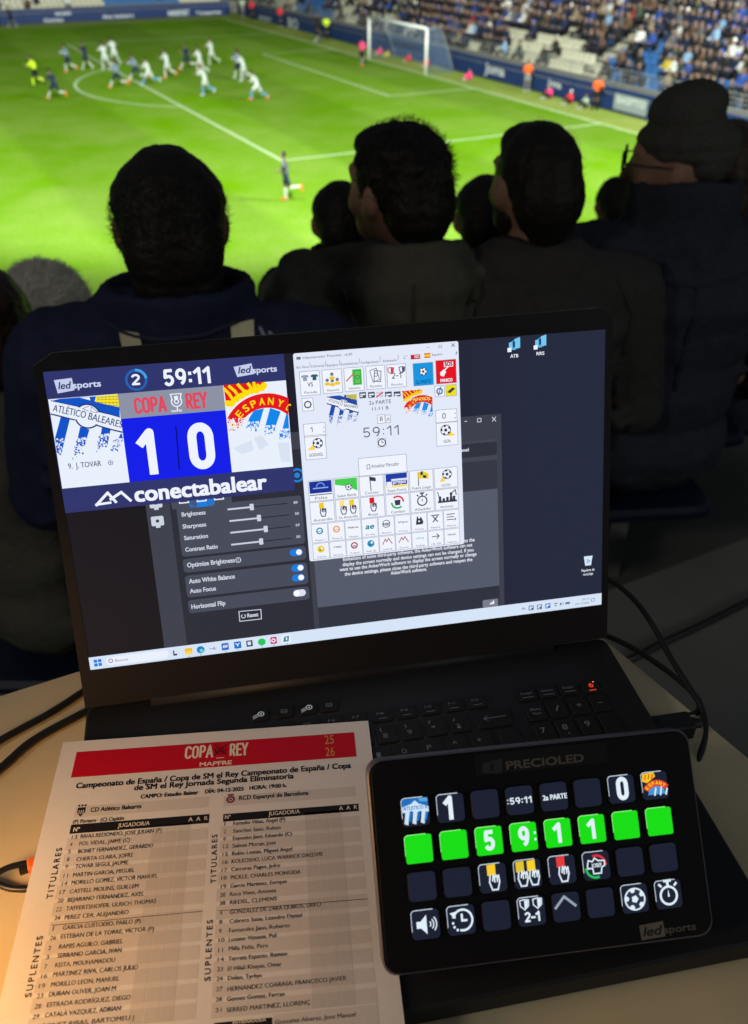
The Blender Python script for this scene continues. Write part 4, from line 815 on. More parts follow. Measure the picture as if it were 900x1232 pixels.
# almost flat sheet: real sag only past the front of the laptop
def pz(x, y): return 0.0
PWD = 0.2095
b.frame_box(pa - ZA * 0.0003 - PYv * 0.297, PX * PWD, PYv * 0.297, ZA * 0.00029, M['paper'])
b.build('sheet', sheet)
Zp = zz(0, 840, 2.0)
p = Print(PAP); INK = ink((28, 27, 30)); INK2 = ink((45, 43, 46)); BAND = ink((208, 204, 200)); BAND2 = ink((196, 192, 188)); REDB = ink((196, 16, 42)); PW = ink((228, 222, 205)); GOLD = ink((206, 150, 90)); BLK = ink((30, 30, 34))
def bar(tl, tr, br, bl, m, layer=0):
    q = [p.P(Zp(*a)) for a in (tl, tr, br, bl)]; p.rect((q[0][0] + q[3][0]) / 2, (q[2][1] + q[3][1]) / 2, (q[1][0] + q[2][0]) / 2, (q[0][1] + q[1][1]) / 2, m, layer)
bar((183, 130), (852, 82), (858, 140), (172, 192), REDB, 2)
btext(p, 'COPA', Zp(443, 148), Zp(513, 142), 15.5, PW, 3, .13, True, .08); btext(p, 'REY', Zp(551, 141), Zp(597, 137), 15.5, PW, 3, .13, True, .08)
c = p.P(Zp(531, 124)); k = .0005; DR = ink((96, 10, 28))
p.ring(c, 6 * k, 8 * k, DR, 3, 160, 380); p.ring(c, 3 * k, 4.4 * k, DR, 3); p.line([(c[0] - 8 * k, c[1] + 9 * k), (c[0] + 8 * k, c[1] - 9 * k)], 1.6 * k, DR, 3); p.line([(c[0] + 8 * k, c[1] + 9 * k), (c[0] - 8 * k, c[1] - 9 * k)], 1.6 * k, DR, 3); p.line([(c[0] - 5 * k, c[1] - 14 * k), (c[0] + 5 * k, c[1] - 14 * k)], 1.2 * k, PW, 3)
p.text('MAPFRE', Zp(480, 164), Zp(558, 159), 4.6, PW, 3, 0.04)
p.text('25', Zp(782, 111), Zp(804, 109), 10.5, GOLD, 3, 0.0); p.text('26', Zp(784, 140), Zp(806, 138), 10.5, GOLD, 3, 0.0)
def TP(t, a, q, hh, m=INK, bold=0.006, layer=4): p.text(t, Zp(*a), Zp(*q), hh, m, layer, bold)
TP('Campeonato de España / Copa de SM el Rey Campeonato de España / Copa', (182, 217), (845, 168), 6.3, INK, .03); TP('de SM el Rey Jornada Segunda Eliminatoria', (322, 222), (707, 193), 6.3, INK, .03)
TP('CAMPO: Estadio Balear', (338, 242), (477, 231), 4.6, INK, .03); TP('DÍA: 04-12-2025', (493, 230), (586, 222), 4.6, INK, .03); TP('HORA: 19:00 h.', (600, 221), (690, 214), 4.6, INK, .03)
bar((182, 262), (502, 236), (505, 260), (178, 290), BAND, 1); bar((538, 238), (854, 210), (858, 232), (538, 264), BAND, 1)
TP('CD Atlético Baleares', (217, 275), (340, 264), 5, INK, .025); TP('RCD Espanyol de Barcelona', (575, 246), (742, 232), 5, INK, .025)
c = p.P(Zp(196, 271)); p.poly([(c[0] - 5 * k, c[1] + 5 * k), (c[0] + 5 * k, c[1] + 5 * k), (c[0] + 5 * k, c[1] - 3 * k), (c[0], c[1] - 9 * k), (c[0] - 5 * k, c[1] - 3 * k)], BLK, 3)
for dx in (-2.6, 0, 2.6): p.rect(c[0] + (dx - .5) * k, c[1] - 5 * k, c[0] + (dx + .5) * k, c[1] + 1 * k, BAND, 4)
for dx in (-4, 0, 4): p.disc((c[0] + dx * k, c[1] + 8 * k), 1.6 * k, BLK, 3, 8)
c = p.P(Zp(555, 244)); p.ring(c, 3 * k, 5.6 * k, ink((120, 50, 60)), 3); p.disc(c, 2 * k, ink((130, 80, 90)), 3, 10); p.rect(c[0] - 4 * k, c[1] + 6 * k, c[0] + 4 * k, c[1] + 8.5 * k, ink((120, 50, 60)), 3)
TP('(P) Portero   (C) Capitán', (175, 302), (298, 293), 4.3, INK, .02)
bar((170, 305), (502, 279), (505, 299), (168, 328), BLK, 2); bar((537, 279), (862, 254), (864, 272), (537, 297), BLK, 2)
TP('Nº', (176, 321), (191, 320), 4.6, PW, .02); TP('JUGADOR/A', (283, 312), (360, 305), 4.8, PW, .015); TP('A  A  R', (453, 297), (500, 293), 4.6, PW, .015)
TP('Nº', (541, 291), (555, 290), 4.6, PW, .02); TP('JUGADOR/A', (646, 283), (722, 277), 4.8, PW, .015); TP('A  A  R', (816, 270), (860, 266), 4.6, PW, .015)
LEFT = [('13', 172, 340, 'RIVAS REDONDO, JOSE JULIAN (P)', 193, 338, 388, 322), ('4', 167, 357, 'POL VIDAL, JAIME (C)', 190, 356, 312, 345), ('5', 163, 375, 'BONET FERNANDEZ, GERARDO', 187, 375, 368, 358),
 ('8', 160, 393, 'CHERTA CLARA, JOFRE', 183, 393, 320, 382), ('9', 156, 411, 'TOVAR SEGUI, JAUME', 180, 411, 308, 399), ('11', 152, 433, 'MARTIN GARCIA, MIGUEL', 175, 431, 323, 418),
 ('14', 148, 452, 'MORILLO GOMEZ, VICTOR MANUEL', 171, 450, 379, 432), ('17', 143, 473, 'CASTELL MOLINS, GUILLEM', 167, 471, 333, 456), ('20', 138, 493, 'BEJARANO FERNANDEZ, AXEL', 162, 491, 346, 475),
 ('22', 134, 514, 'TAFFERTSHOFER, ULRICH THOMAS', 158, 512, 376, 493), ('24', 130, 535, 'PEREZ CEA, ALEJANDRO', 155, 533, 309, 520),
 ('1', 126, 560, 'GARCIA CUSTODIO, PABLO (P)', 150, 558, 338, 541), ('26', 120, 583, 'ESTEBAN DE LA TORRE, VÍCTOR (P)', 145, 580, 370, 559), ('2', 115, 607, 'RAMIS AGUILO, GABRIEL', 141, 604, 295, 590),
 ('3', 110, 629, 'SERRANO GARCIA, IVAN', 137, 626, 292, 611), ('7', 105, 652, 'KEITA, MOUHAMADOU', 132, 648, 276, 635), ('16', 98, 675, 'MARTINEZ RIVA, CARLOS JULIO', 127, 671, 332, 652),
 ('19', 93, 699, 'MORILLO LEON, MANUEL', 122, 695, 286, 680), ('23', 88, 723, 'DURAN OLIVER, JOAN M', 117, 719, 278, 703), ('28', 83, 748, 'ESTRADA RODRÍGUEZ, DIEGO', 112, 744, 314, 725),
 ('29', 78, 773, 'CATALÀ VAZQUEZ, ADRIAN', 107, 769, 290, 751), ('30', 73, 799, 'BONET RIBAS, BARTOMEU J', 101, 795, 322, 774)]
RIGHT = [('1', 540, 307, 'Fortuño Viñas, Angel (P)', 561, 306, 686, 296), ('2', 538, 326, 'Sanchez Saez, Ruben', 561, 325, 675, 315), ('6', 537, 343, 'Exposito Jaen, Eduardo (C)', 560, 343, 702, 330),
 ('12', 537, 362, 'Salinas Moran, Jose', 559, 361, 664, 351), ('15', 535, 381, 'Rubio Lestan, Miguel Angel', 558, 379, 703, 367), ('16', 535, 400, 'KOLEOSHO, LUCA WARRICK DAEDVIE', 557, 398, 777, 379),
 ('17', 533, 419, 'Carreras Pages, Jofre', 556, 417, 674, 406), ('18', 532, 438, 'PICKLE, CHARLES MONGIDA', 555, 437, 724, 422), ('19', 531, 459, 'Garcia Martinez, Enrique', 554, 457, 690, 445),
 ('20', 529, 479, 'Roca Vives, Antoniu', 553, 477, 664, 467), ('38', 528, 499, 'RIEDEL, CLEMENS', 553, 497, 666, 487),
 ('4', 528, 522, 'GONZALEZ DE ZARA QUIROS, URKO', 553, 520, 773, 501), ('8', 527, 544, 'Cabrera Sasia, Leandro Daniel', 552, 542, 726, 527), ('9', 526, 566, 'Fernandez Jaen, Roberto', 551, 564, 697, 552),
 ('10', 526, 588, 'Lozano Vizuete, Pol', 550, 586, 664, 576), ('11', 525, 612, 'Milla Peña, Pere', 550, 608, 645, 600), ('14', 524, 635, 'Terrats Espacio, Ramon', 549, 632, 691, 620),
 ('23', 522, 658, 'El Hilali Khayat, Omar', 548, 656, 678, 645), ('24', 521, 681, 'Dolan, Tyrhys', 548, 680, 630, 671), ('27', 520, 706, 'HERNANDEZ COARASA, FRANCISCO JAVIER', 547, 704, 834, 680),
 ('28', 519, 731, 'Gomez Gomez, Ferran', 546, 729, 685, 717), ('31', 518, 757, 'SERRED MARTINEZ, LLORENÇ', 545, 755, 747, 738)]
xA = p.P(Zp(502, 290))[0]; xB = p.P(Zp(862, 262))[0]
for L_, xr_ in ((LEFT, xA), (RIGHT, xB)):
    for i, (n_, nx_, ny_, nm, x0_, y0_, x1_, y1_) in enumerate(L_):
        hh = 4.6 + .9 * (y0_ - 320) / 440
        a = p.P(Zp(nx_, ny_)); q = p.P(Zp(x0_, y0_)); e = p.P(Zp(x1_, y1_)); rh = .0081
        yb_ = (q[1] + e[1]) / 2
        if i % 2: p.rect(a[0] - .002, yb_ - .0026, xr_, yb_ - .0026 + rh, BAND, 1)
        for c_ in range(3): p.rect(xr_ - .0078 * (c_ + 1) - .0106, yb_ - .0024, xr_ - .0078 * c_ - .0106 - .0006, yb_ - .0026 + rh * .96, BAND2 if i % 2 else BAND, 2 + .5 * (i % 2))
        p.text(nm, Zp(x0_, y0_), Zp(x1_, y1_), hh, INK, 4, 0.012)
        wn = 1.0 * len(n_) * hh * (1.1 if n_ != '1' else .35) * (.8 if n_ == '11' else 1); p.text(n_, Zp(nx_, ny_), (Zp(nx_, ny_)[0] + wn * .62, Zp(nx_, ny_)[1] - wn * .62 * .095), hh, INK, 4, 0.0)
for a, q in (((125, 547), (487, 513)), ((525, 512), (885, 483))): p.linepx([Zp(*a), Zp(*q)], .8, INK, 4)
p.pl.snap = False
for t, a, q, hh in (('TITULARES', (126, 482), (150, 360), 6.8), ('SUPLENTES', (75, 719), (104, 572), 7.2), ('TITULARES', (520, 445), (523, 328), 6.8), ('SUPLENTES', (506, 680), (512, 533), 7.2)):
    p.text(t, Zp(*a), Zp(*q), hh, INK2, 4, 0.02, 0, True, 1.35)
p.pl.snap = True
bar((515, 778), (655, 772), (655, 800), (515, 800), BLK, 3); TP('ENTRENADOR/A', (560, 784), (640, 778), 4, PW, .02); TP('Gonzalez Alvarez, Jose Manuel', (662, 785), (856, 766), 5.4, INK, .008)
p.rect(p.P(Zp(658, 770))[0], p.P(Zp(700, 790))[1] - .004, xB, p.P(Zp(700, 776))[1] + .004, BAND, 1)
p.build('printed_table', sheet)

# ------------------------------------------------------------------ control pad
PT, PH, pp = math.radians(47.333), math.radians(-3.408), 0.0191
Apd = np.array([math.cos(PH), math.sin(PH), 0]); Bpd = np.array([math.sin(PH) * math.cos(PT), -math.cos(PH) * math.cos(PT), -math.sin(PT)])
Opd = CAM + np.array([4.23521152, 15.31178351, -21.00594891]) * pp; Npd = np.cross(Apd, -Bpd)
PADP = Plane(Opd, Apd, -Bpd, Npd, 3e-5)     # x right, y up the slope, origin = centre of the top left key
pad = thing('control_pad', 'black sloping key pad with thirty two lit picture keys resting on the laptop', 'control pad', (Opd[0] + .06, Opd[1] - .03, 0.023))
X0, X1, Y0, Y1 = -1.27 * pp, 8.25 * pp, -4.27 * pp, 1.50 * pp
b = MB(); slab(b, Opd, Apd, -Bpd, Npd, rrect(X0, Y0, X1, Y1, 0.008, 5), -0.010, 0.0, 0.0009, M['padrim'], M['pad'])
b.build('case', pad)
b = MB(); slab(b, Opd, Apd, -Bpd, Npd, rrect(X0 + .0022, Y0 + .0012, X1 - .0022, Y1 - .0016, 0.007, 5), -0.0005, 0.0004, 0.0002, M['pad']); b.build('faceplate', pad)
# wedge stand under the case
w0 = Opd + Apd * (X0 + .02) + (-Bpd) * (Y1 - .012) - Npd * .0103; w1 = Opd + Apd * (X0 + .02) + (-Bpd) * (Y0 + .012) - Npd * .0103
b = MB(); b.prism([w0, w1, np.array([w1[0], w1[1] + .004, 0.0236]), np.array([w0[0], w0[1] + .012, 0.0236])], Apd * (X1 - X0 - .04), M['pad']); b.build('stand', pad)
kd = glow((24, 30, 48), 1.0); KS = pp * 0.405
capm = mat('pad_key_cap', (0.006, 0.006, 0.009), 0.5, 0, 1, 0, 0.12)
kb = MB(); slab(kb, (0, 0, 0), Apd, -Bpd, Npd, rrect(-KS, -KS, KS, KS, 0.0022, 4), 0.0, 0.0012, 0.0004, capm, kd)
kme = bpy.data.meshes.new('key'); kme.from_pydata(kb.v, [], kb.f); kme.materials.append(capm); kme.materials.append(kd); kme.polygons.foreach_set('material_index', kb.m); kme.update()
PL2 = Plane(Opd + Npd * .0019, Apd, -Bpd, Npd, 2.5e-5)
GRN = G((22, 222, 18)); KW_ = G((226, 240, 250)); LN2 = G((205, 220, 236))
litset = {(0, 0), (0, 1), (0, 6), (0, 7), (2, 2), (2, 3), (2, 4), (2, 5), (3, 0), (3, 1), (3, 3), (3, 6), (3, 7)}
for r in range(4):
    for c_ in range(8):
        o = PADP.w((c_ * pp, -r * pp)) + Npd * .0005
        ko = link('key', kme, pad, Vector(o) - pad.location)
        p = Print(PL2, 1); cx, cy = c_ * pp, -r * pp; s_ = 2 * KS; F = box_f(cx, cy, s_ * .92); k = (r, c_)
        if r == 1:
            p.rect(cx - KS * .93, cy - KS * .93, cx + KS * .93, cy + KS * .93, GRN, 0, .0012)
            if 2 <= c_ <= 5: btext(p, '5911'[c_ - 2], F(.27 if c_ < 4 else .30, .16), F(.73 if c_ < 4 else .66, .16), s_ * .66, KW_, 2, .2, False)
            if c_ == 3: btext(p, ':', F(.88, .25), F(1.0, .25), s_ * .5, KW_, 2, .14, False)
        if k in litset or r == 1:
            e = KS * .96; rim = LN2 if r != 1 else G((150, 250, 140))  # edge glint painted as glowing lines, top and left of the key
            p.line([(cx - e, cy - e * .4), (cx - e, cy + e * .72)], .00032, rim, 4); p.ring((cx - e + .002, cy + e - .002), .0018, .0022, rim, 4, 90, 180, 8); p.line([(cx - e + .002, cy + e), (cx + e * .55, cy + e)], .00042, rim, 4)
        if k == (0, 0):
            Zk = lambda X, Y: None
            bl, wh = G((30, 110, 190)), G((205, 228, 245))
            p.rect(cx - KS * .9, cy - KS * .05, cx + KS * .9, cy + KS * .9, bl, 0, .001)
            for u in (.12, .42, .74): p.poly([F(u, .55), F(u + .17, .55), F(u + .06, .04), F(u - .08, .10)], wh, 1)
            for u in (.28, .58, .88): p.poly([F(u, .55), F(min(1, u + .12), .55), F(u + .02, .18), F(u - .10, .12)], bl, 1)
            p.poly([F(0, .70), F(.35, .80), F(.5, .92), F(.65, .78), F(1.0, .66), F(1.0, .46), F(.65, .52), F(.5, .44), F(.35, .55), F(0, .50)], wh, 2)
            p.text('ATLETICO B', F(.04, .60), F(.96, .58), .0018, bl, 3, .02, 0, False)
            p.poly([F(.62, .98), F(.98, .98), F(.98, .84), F(.7, .86)], G((90, 165, 225)), 2)
        if k == (0, 1): btext(p, '1', F(.24, .1), F(.62, .1), s_ * .78, KW_, 2, .2, False)
        if k == (0, 3): btext(p, '59:11', F(.08, .38), F(.98, .38), s_ * .22, KW_, 2, .2, False); btext(p, ':', F(-.02, .36), F(.07, .36), s_ * .26, KW_, 2, .15, False)
        if k == (0, 4): p.text('2a PARTE', F(.05, .40), F(1.0, .40), s_ * .17, KW_, 2, .03, 0, False)
        if k == (0, 6): btext(p, '0', F(.28, .1), F(.78, .1), s_ * .78, KW_, 2, .2, False)
        if k == (0, 7):
            rd, ye, bb, ww = G((222, 66, 40)), G((250, 205, 30)), G((60, 150, 215)), G((222, 235, 245))
            p.poly([F(0, .7), F(.05, .98), F(.5, 1.0), F(.55, .84), F(.2, .62)], ye, 1)
            for u in (.12, .26, .4): p.line([F(u, .76), F(u + .05, .93)], .0007, rd, 2)
            C0 = F(.55, .10)
            p.ring(C0, s_ * .34, s_ * .56, rd, 2, 36, 150)
            p.disc(C0, s_ * .34, bb, 1, 20, None, 10, 170)
            for u in (.45, .68, .9): p.line([F(u, .14), F(u + .07, .46 - abs(u - .62) * .4)], .0009, ww, 2)
            for ch, t in (('E', 138), ('S', 120), ('P', 103), ('A', 86), ('N', 69), ('Y', 52)):
                R_ = s_ * .40; t_ = math.radians(t); m_ = (C0[0] + R_ * math.cos(t_), C0[1] + R_ * math.sin(t_)); dx, dy = math.sin(t_) * s_ * .05, -math.cos(t_) * s_ * .05
                p.pl.snap = False; p.text(ch, (m_[0] - dx, m_[1] - dy), (m_[0] + dx, m_[1] + dy), s_ * .12, ye, 3, .03, 0, False); p.pl.snap = True
        if k == (2, 2): ic_card(p, F, s_ * .9, G((250, 205, 40)), KW_, None, 1)
        if k == (2, 3): ic_card(p, box_f(cx - .22 * s_, cy, s_ * .9), s_ * .9, G((225, 195, 50)), KW_, None, 1); ic_card(p, box_f(cx + .18 * s_, cy, s_ * .9), s_ * .9, G((250, 210, 40)), KW_, None, 1)
        if k == (2, 4): ic_card(p, F, s_ * .9, G((225, 60, 60)), KW_, None, 1)
        if k == (2, 5):
            p.ring(F(.5, .5), s_ * .30, s_ * .38, G((215, 50, 60)), 1, 0, 110); p.ring(F(.45, .45), s_ * .30, s_ * .38, G((40, 190, 90)), 1, 180, 290)
            p.line([F(.15, .55), F(.2, .72), F(.35, .66), F(.45, .78), F(.58, .68), F(.82, .66), F(.82, .48), F(.70, .44), F(.66, .22), F(.36, .22), F(.34, .42), F(.15, .42)], .0007, KW_, 2, True); p.text('JOSEP', F(.3, .45), F(.7, .45), s_ * .13, KW_, 2, .02, 0, False)
        if k == (3, 0):
            p.poly([F(.16, .38), F(.32, .38), F(.54, .16), F(.54, .84), F(.32, .62), F(.16, .62)], KW_, 1)
            for rr in (.12, .22, .32): p.ring(F(.56, .5), s_ * (rr - .02), s_ * (rr + .02), KW_, 1, -42, 42, 10)
        if k == (3, 1):
            p.ring(F(.55, .5), s_ * .30, s_ * .37, KW_, 1, -110, 165); p.poly([F(.08, .78), F(.32, .82), F(.28, .56)], KW_, 1); p.line([F(.53, .70), F(.53, .48), F(.70, .48)], .0011, KW_, 1)
            for u, v in ((.18, .42), (.22, .28), (.33, .17)): p.disc(F(u, v), .0007, KW_, 1, 8)
        if k == (3, 3): ic_shield(p, F, s_, .08, .58, .34, KW_, 1); ic_shield(p, F, s_, .58, .58, .34, KW_, 1); btext(p, '2-1', F(.2, .14), F(.82, .14), s_ * .32, KW_, 1, .2, False)
        if k == (3, 4): p.line([F(.08, .50), F(.45, .88), F(.86, .52)], .0013, G((150, 165, 178)), 1)
        if k == (3, 6):
            p.disc(F(.5, .48), s_ * .32, G((40, 50, 70)), 1); ic_ball(p, F(.5, .48), s_ * .38, KW_, None, 2)
        if k == (3, 7): ic_watch(p, box_f(cx, cy + .04 * s_, s_ * .95), s_ * .95, KW_, 1)
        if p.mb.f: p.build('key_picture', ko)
p = Print(PADP, 20); dim = mat('dull_print', (0.085, 0.08, 0.07), 0.6); dim2 = mat('dull_print_dark', (0.022, 0.024, 0.030), 0.6); lbl = mat('pad_label_gloss', (0.010, 0.010, 0.011), 0.3)
a = p.P((566, 912)); q = p.P((715, 920)); p.rect(X0 + 3.1 * pp, .78 * pp, X0 + 7.0 * pp, 1.36 * pp, lbl, 0, .001)
p.text('PRECIOLED', (609, 924.5), (703, 917), 9.6, dim, 2, .04)
p.poly([p.P(x) for x in ((580, 930), (580, 918), (604, 912), (604, 930))], dim2, 2); p.text('1', (590, 927), (596, 926.6), 8, lbl, 3, .05)
p.build('maker_lettering', pad); p = Print(PADP, 20)
p.poly([p.P(x) for x in ((768.5, 1113), (797, 1107.5), (800, 1126), (771.5, 1131))], mat('dull_label', (0.14, 0.125, 0.10), 0.6), 2)
p.text('led', (773.5, 1126.3), (797.5, 1123), 11, mat('dull_label_ink', (0.012, 0.012, 0.012), 0.6), 3, .03, .25); p.text('sports', (799, 1123.6), (837, 1116.6), 8.6, dim, 3, .03)
p.build('sponsor_lettering', pad)

# ------------------------------------------------------------------ cables, plugs
def cable(name, label, pts, r, plug=None):
    b = MB(); b.tube(pts, r, M['cable'], 10, 8); o = props(b.build(name, None, True), label, 'cable'); return o
T0 = 0.0035
def tz(u, v, z=T0): return onz(u, v, z)
cable('cable', 'upper black cable crossing the table behind the left side of the laptop', [tz(-60, 930), tz(0, 891), tz(60, 858), tz(100, 832), tz(125, 815)], 0.0027)
cable('cable', 'lower black cable running under the left edge of the laptop', [tz(-60, 972), tz(0, 925), tz(40, 891), tz(100, 858), tz(118, 850)], 0.0030)
cable('cable', 'upper wire of the black loop entering the orange plug at the paper edge', [tz(-60, 1085), tz(-20, 1062, .008), tz(5, 1046, .009), tz(24, 1040, .008), tz(40, 1037, .006)], 0.0019)
cable('cable', 'lower wire of the black loop sliding under the team sheet', [tz(-60, 1055, .004), tz(-10, 1062), tz(14, 1069), tz(40, 1069), tz(70, 1066)], 0.0021)
o_ = tz(36, 1044, .0055); d_ = tz(60, 1036, .0055) - o_
plug = thing('plug', 'orange plastic plug poking out from under the left edge of the paper', 'plug', o_)
b = MB(); d_ = d_ / np.linalg.norm(d_); n_ = np.array([-d_[1], d_[0], 0]); slab(b, o_ - d_ * .001, d_, n_, ZA, rrect(0, -.0045, .020, .0045, .0016, 3), -.0045, .0045, .0012, M['orange']); b.build('plug_body', plug)
b = MB(); b.tube([o_ - d_ * .006, o_ + d_ * .001], 0.0028, M['cable'], 8, 1); b.build('strain_relief', plug)
# right side: adapter in the laptop port and the looping cables
h0 = onz(786, 861, 0.013); h1 = onz(812, 857, 0.013)
hub = thing('usb_adapter', 'small black adapter plugged into the right side of the laptop', 'adapter', (0.2815, h0[1], 0.0))
b = MB(); slab(b, (0.2808, h0[1] - .010, 0.010), XA, YA, ZA, rrect(0, -.008, .030, .008, .002, 3), -.007, .006, .001, M['laptop_black']); b.build('adapter_body', hub)
b = MB(); b.tube([(0.3105, h0[1] - .010, 0.0098), (0.318, h0[1] - .010, 0.0096)], 0.0035, M['cable'], 8, 1); b.build('strain_relief', hub)
A_ = lambda u, v, d: at(u, v, d)
cable('cable', 'thin black cable arching from behind the laptop lid down to the right of the keyboard', [A_(722, 694, .80), A_(742, 703, .78), A_(768, 727, .75), A_(790, 760, .72), A_(806, 790, .70), A_(826, 822, .68), A_(843, 850, .665), A_(849, 880, .65), A_(842, 910, .63), A_(830, 945, .62), A_(812, 975, .62)], 0.0024)
cable('cable', 'black cable coming round the back right corner of the laptop to the table edge', [A_(718, 762, .80), A_(735, 767, .79), A_(765, 782, .76), A_(800, 805, .72), A_(828, 828, .69), A_(842, 846, .672), A_(838, 858, .665), A_(822, 863, .66), tuple((0.319, h0[1] - .010, 0.0096))], 0.0025)
F_ = lambda u, v: onz(u, v, -0.742)
cable('floor_cable', 'long black cable lying across the dark floor behind the table', [F_(990, 682), F_(900, 724), F_(850, 749), F_(800, 772), F_(760, 792), F_(700, 812)], 0.0075)
# desk lamp that gives the warm light from the left, outside the frame
LO = Vector((-0.028, 0.055, 0.015))
lamp = thing('desk_lamp', 'small desk lamp standing on the table to the left of the laptop', 'lamp', (-0.40, 0.10, 0))
b = MB(); b.tube([(-.40, .10, .0), (-.40, .10, .012)], .05, M['laptop_black'], 20, 1); b.build('base', lamp)
b = MB(); b.tube([(-.40, .10, .012), (-.41, .095, .10), (-.36, .13, .160), (-.285, .166, .146)], .005, M['laptop_black'], 8, 4); b.build('stem', lamp, True)
b = MB(); b.tube([(-.285, .166, .148), (-.265, .173, .134), (-.247, .181, .096)], [.012, .026, .036], M['laptop_black'], 20, 1); shade = b.build('lamp_shade', lamp)
bmx = bmesh.new(); bmx.from_mesh(shade.data); bmx.faces.ensure_lookup_table(); big = sorted(bmx.faces, key=lambda f: -len(f.verts))[:2]; big = sorted(big, key=lambda f: -f.calc_area())[:1]; bmesh.ops.delete(bmx, geom=big, context='FACES_ONLY'); bmx.to_mesh(shade.data); bmx.free()

for _c in lamp.children: _c.location = _c.location + LO
lamp.location = lamp.location + Vector((LO.x, LO.y, 0))
for _c in lamp.children: _c.location = _c.location - Vector((LO.x, LO.y, 0)) * 1.0

# ------------------------------------------------------------------ people
def hand(lab, w_, d_, up):
    """palm, four unequal bent fingers and a thumb; w_ wrist, d_ pointing direction, up = back of the hand"""
    w_, d_, up = map(lambda q: np.array(q, float), (w_, d_, up)); d_ /= np.linalg.norm(d_); sd = np.cross(d_, up); sd /= np.linalg.norm(sd); up = np.cross(sd, d_)
    out = [E_(lab, w_ + d_ * .045, (.04, .016, .05), np.array([sd, up, d_]).T)]
    for k, L in enumerate((.062, .072, .068, .052)):
        b0 = w_ + d_ * .085 + sd * (-.03 + .02 * k); m_ = b0 + d_ * L * .6 - up * .01; out += [C_(lab, b0, m_, .0095, .0088), C_(lab, m_, m_ + d_ * L * .35 - up * .022, .0088, .0075)]
    t0_ = w_ + d_ * .03 - sd * .034; t1_ = t0_ + d_ * .03 - sd * .024; out += [C_(lab, t0_, t1_, .012, .0105), C_(lab, t1_, t1_ + d_ * .03 - up * .008, .0105, .009)]
    return out
HC = (0, .02, .79)      # head centre above the seat
def head(yaw=0.0, tilt=0.0, lab='skin'):
    p_ = [E_(lab, HC, (.075, .096, .108)), E_(lab, (0, .058, .725), (.052, .052, .052)), E_(lab, (0, .04, .745), (.062, .06, .05)), C_(lab, (0, .108, .80), (0, .126, .765), .010, .014),
          E_(lab, (0, .108, .732), (.024, .012, .008)), E_(lab, (0, .10, .708), (.022, .02, .018)), C_(lab, (-.035, .098, .825), (.035, .098, .825), .014, .014),
          E_(lab, (-.03, .094, .803), (.014, .012, .008)), E_(lab, (.03, .094, .803), (.014, .012, .008)), E_(lab, (-.04, .075, .765), (.025, .028, .03)), E_(lab, (.04, .075, .765), (.025, .028, .03))]
    for s_ in (-1, 1): p_ += [E_(lab, (s_ * .080, .010, .785), (.011, .020, .032), rotz(s_ * -.5)), E_(lab, (s_ * .074, .02, .77), (.012, .018, .024))]
    return xf(p_, rotz(yaw) @ rotx(-tilt), (0, 0, .66))
def seated_body(yaw, tilt):
    p_ = head(yaw, tilt) + [C_('skin', (0, -.015, .54), (0, .008, .70), .062, .054), E_('skin', (0, 0, .12), (.15, .11, .12)), E_('skin', (0, 0, .30), (.14, .10, .2)), E_('skin', (0, -.01, .46), (.16, .10, .13))]
    for s_ in (-1, 1):
        p_ += [C_('skin', (s_ * .15, -.01, .54), (s_ * .22, .0, .30), .045, .036), C_('skin', (s_ * .22, 0, .30), (s_ * .12, .24, .19), .036, .026)]
        p_ += hand('skin', (s_ * .12, .24, .19), (-s_ * .35, .9, -.15), (0, .15, 1))
        p_ += [C_('skin', (s_ * .09, .02, .07), (s_ * .12, .42, .09), .075, .055), C_('skin', (s_ * .12, .42, .09), (s_ * .12, .46, -.33), .05, .038), C_('skin', (s_ * .12, .46, -.36), (s_ * .13, .60, -.38), .036, .028)]
    return p_
